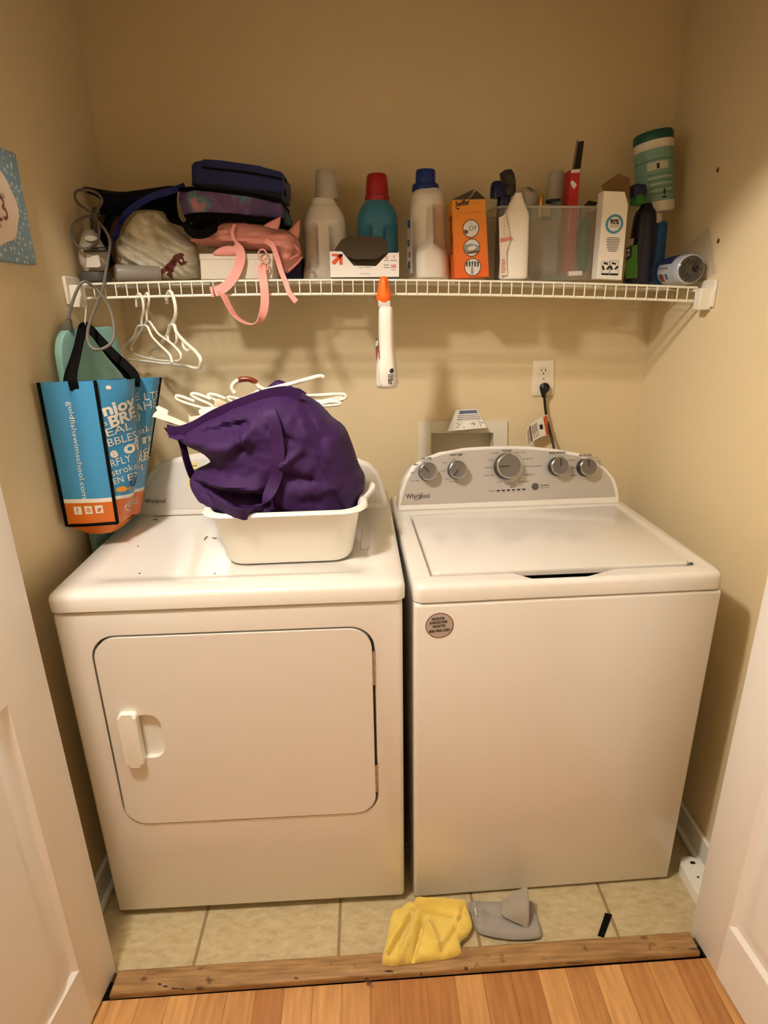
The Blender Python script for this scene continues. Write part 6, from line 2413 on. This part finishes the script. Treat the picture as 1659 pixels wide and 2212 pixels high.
# ---- lint on the dryer top
mb = MB()
for pts in (((331, 1123), (336, 1122), (341, 1123)), ((308, 1129), (311, 1130)), ((297, 1179), (299, 1180)), ((442, 1166), (444, 1161), (449, 1159)), ((459, 1161), (464, 1163), (468, 1162)),
            ((300, 1238), (303, 1239)), ((281, 1278), (287, 1276)), ((463, 1238), (465, 1239)), ((820, 1225), (822, 1226)), ((808, 1243), (810, 1244))):
    mb.tube([W(p[0], p[1], 2, DTOP - 0.0035) for p in pts], 0.0011, 5)
tag(mb.build('lint', mat('lint_dark', '#3b342b', 0.9)), 'dark specks of lint scattered on the dryer top', 'lint', None, 'stuff')

# ================================================================== ON THE FLOOR
YEL = mat('yellow_terry', '#f0d263', 0.9, sheen=0.3, bump=0.8, bscale=700, noise_amt=0.08, nscale=300)
mb = MB()


def yfold(u, v):
    f = 0.0
    f -= 0.0189 * G(u, v, (888, 1985), (840, 2070), 4.0)
    f += 0.0135 * G(u, v, (905, 1985), (868, 2075), 7.2)
    f -= 0.0216 * G(u, v, (912, 2005), (893, 2075), 4.8)
    f += 0.0162 * G(u, v, (925, 2010), (945, 2055), 7.2)
    f -= 0.0162 * G(u, v, (985, 2010), (955, 2060), 4.0)
    f -= 0.0135 * G(u, v, (895, 1975), (975, 1990), 3.2)
    f += 0.0216 * G(u, v, (900, 1962), (1000, 1968), 7.2)
    f -= 0.0135 * G(u, v, (1000, 1975), (990, 1998), 3.2)
    f -= 0.0108 * G(u, v, (892, 1950), (898, 1975), 3.2)
    f += 0.006 * noise.noise(V((u * 0.05, v * 0.05, 9.0)))
    return f


puff(mb, [(825, 2085), (832, 2040), (840, 2000), (848, 1972), (867, 1963), (880, 1952), (892, 1947), (918, 1954), (963, 1948), (976, 1944), (981, 1950), (985, 1956), (1008, 1963), (1016, 1980), (1021, 2003), (1008, 2024), (994, 2036), (997, 2060), (975, 2070), (944, 2075), (900, 2080), (870, 2084)],
     2, 0.0195, 0.020, 0.017, 18, 3.2, fold=yfold, smooth=2)
tag(mb.build('cleaning_cloth', YEL), 'crumpled yellow terry cloth on the floor in front of the washer', 'cloth')
GRY = mat('grey_terry', '#9c968e', 0.9, sheen=0.2, bump=0.7, bscale=700, noise_amt=0.06, nscale=300)
GRY2 = mat('grey_terry_pale', '#a39b8e', 0.9, sheen=0.2, bump=0.7, bscale=700)
t = thing('washcloth', 'folded grey washcloth with one corner flipped up, beside the yellow cloth', 'cloth', tuple(W(1090, 1985, 2, 0.0)))
mb = MB()


def gfold(u, v):
    f = -0.008 * G(u, v, (1052, 1972), (1125, 2000), 7)
    f -= 0.004 * G(u, v, (1023, 1948), (1036, 2005), 2.5)
    f += 0.004 * G(u, v, (1030, 1950), (1045, 2008), 3)
    return f


puff(mb, [(1010, 1952), (1030, 1948), (1060, 1948), (1100, 1947), (1150, 1947), (1158, 1975), (1170, 2008), (1165, 2026), (1122, 2030), (1085, 2028), (1055, 2022), (1032, 2014), (1022, 1985)], 2, 0.010, 0.012, 0.008, 14, 4.5, fold=gfold, smooth=2)
mb.build('cloth_body', GRY, t)
mb = MB()


def flap(s, tt):
    a, b, c_, d = W(1086, 1946, 2, 0.020), W(1136, 1915, 1, -0.862), W(1138, 2001, 2, 0.022), W(1082, 1976, 2, 0.022)
    p = (a * (1 - s) + b * s) * (1 - tt) + (d * (1 - s) + c_ * s) * tt
    return p + V((0, -0.012 * math.sin(math.pi * tt), 0.010 * math.sin(math.pi * s) * math.sin(math.pi * tt)))


mb.sheet(flap, 14, 14, 0, 0.004)
mb.tube([flap(1.0, q / 10) for q in range(11)], 0.0045, 8)
mb.build('flipped_corner', GRY2, t)
mb = MB()
mb.tube([W(1026, 1962, 2, 0.026), W(1030, 1978, 2, 0.027)], 0.0013, 6)
mb.build('care_tag', PAPER, t)
mb = MB()
F = Frame.axes((0, 0, 0), (1, 0, 0), (0, 1, 0))
mb.ppx(F, [(1307, 1973), (1322, 1977), (1304, 2026), (1291, 2022)], 0.0005, 0.0035, 0, 0.0008, 1)
tag(mb.build('fabric_strip', BLKC), 'short black fabric strip on the tile beside the right door', 'strip')

t = thing('power_strip', 'white power strip lying along the right wall behind the open door', 'power strip', (0.80, -0.83, 0))
mb = MB()
pts = [(0.766, -0.90), (0.828, -0.90)] + [(0.797 + 0.031 * math.cos(R(a)), -0.778 + 0.031 * math.sin(R(a))) for a in range(0, 181, 15)]
mb.prism(pts, 0.0, 0.036, Matrix(), r=0.006, seg=3)
mb.build('housing', PLAST, t)
for (x_, y_, rx, ry) in ((0.800, -0.772, 0.0075, 0.0045), (0.792, -0.815, 0.003, 0.003), (0.806, -0.82, 0.003, 0.003), (0.798, -0.85, 0.005, 0.003)):
    mb = MB()
    mb.prism([(x_ + rx * math.cos(R(a)), y_ + ry * math.sin(R(a))) for a in range(0, 360, 24)], 0.0358, 0.0366, Matrix())
    mb.build('socket_hole', DARK, t)
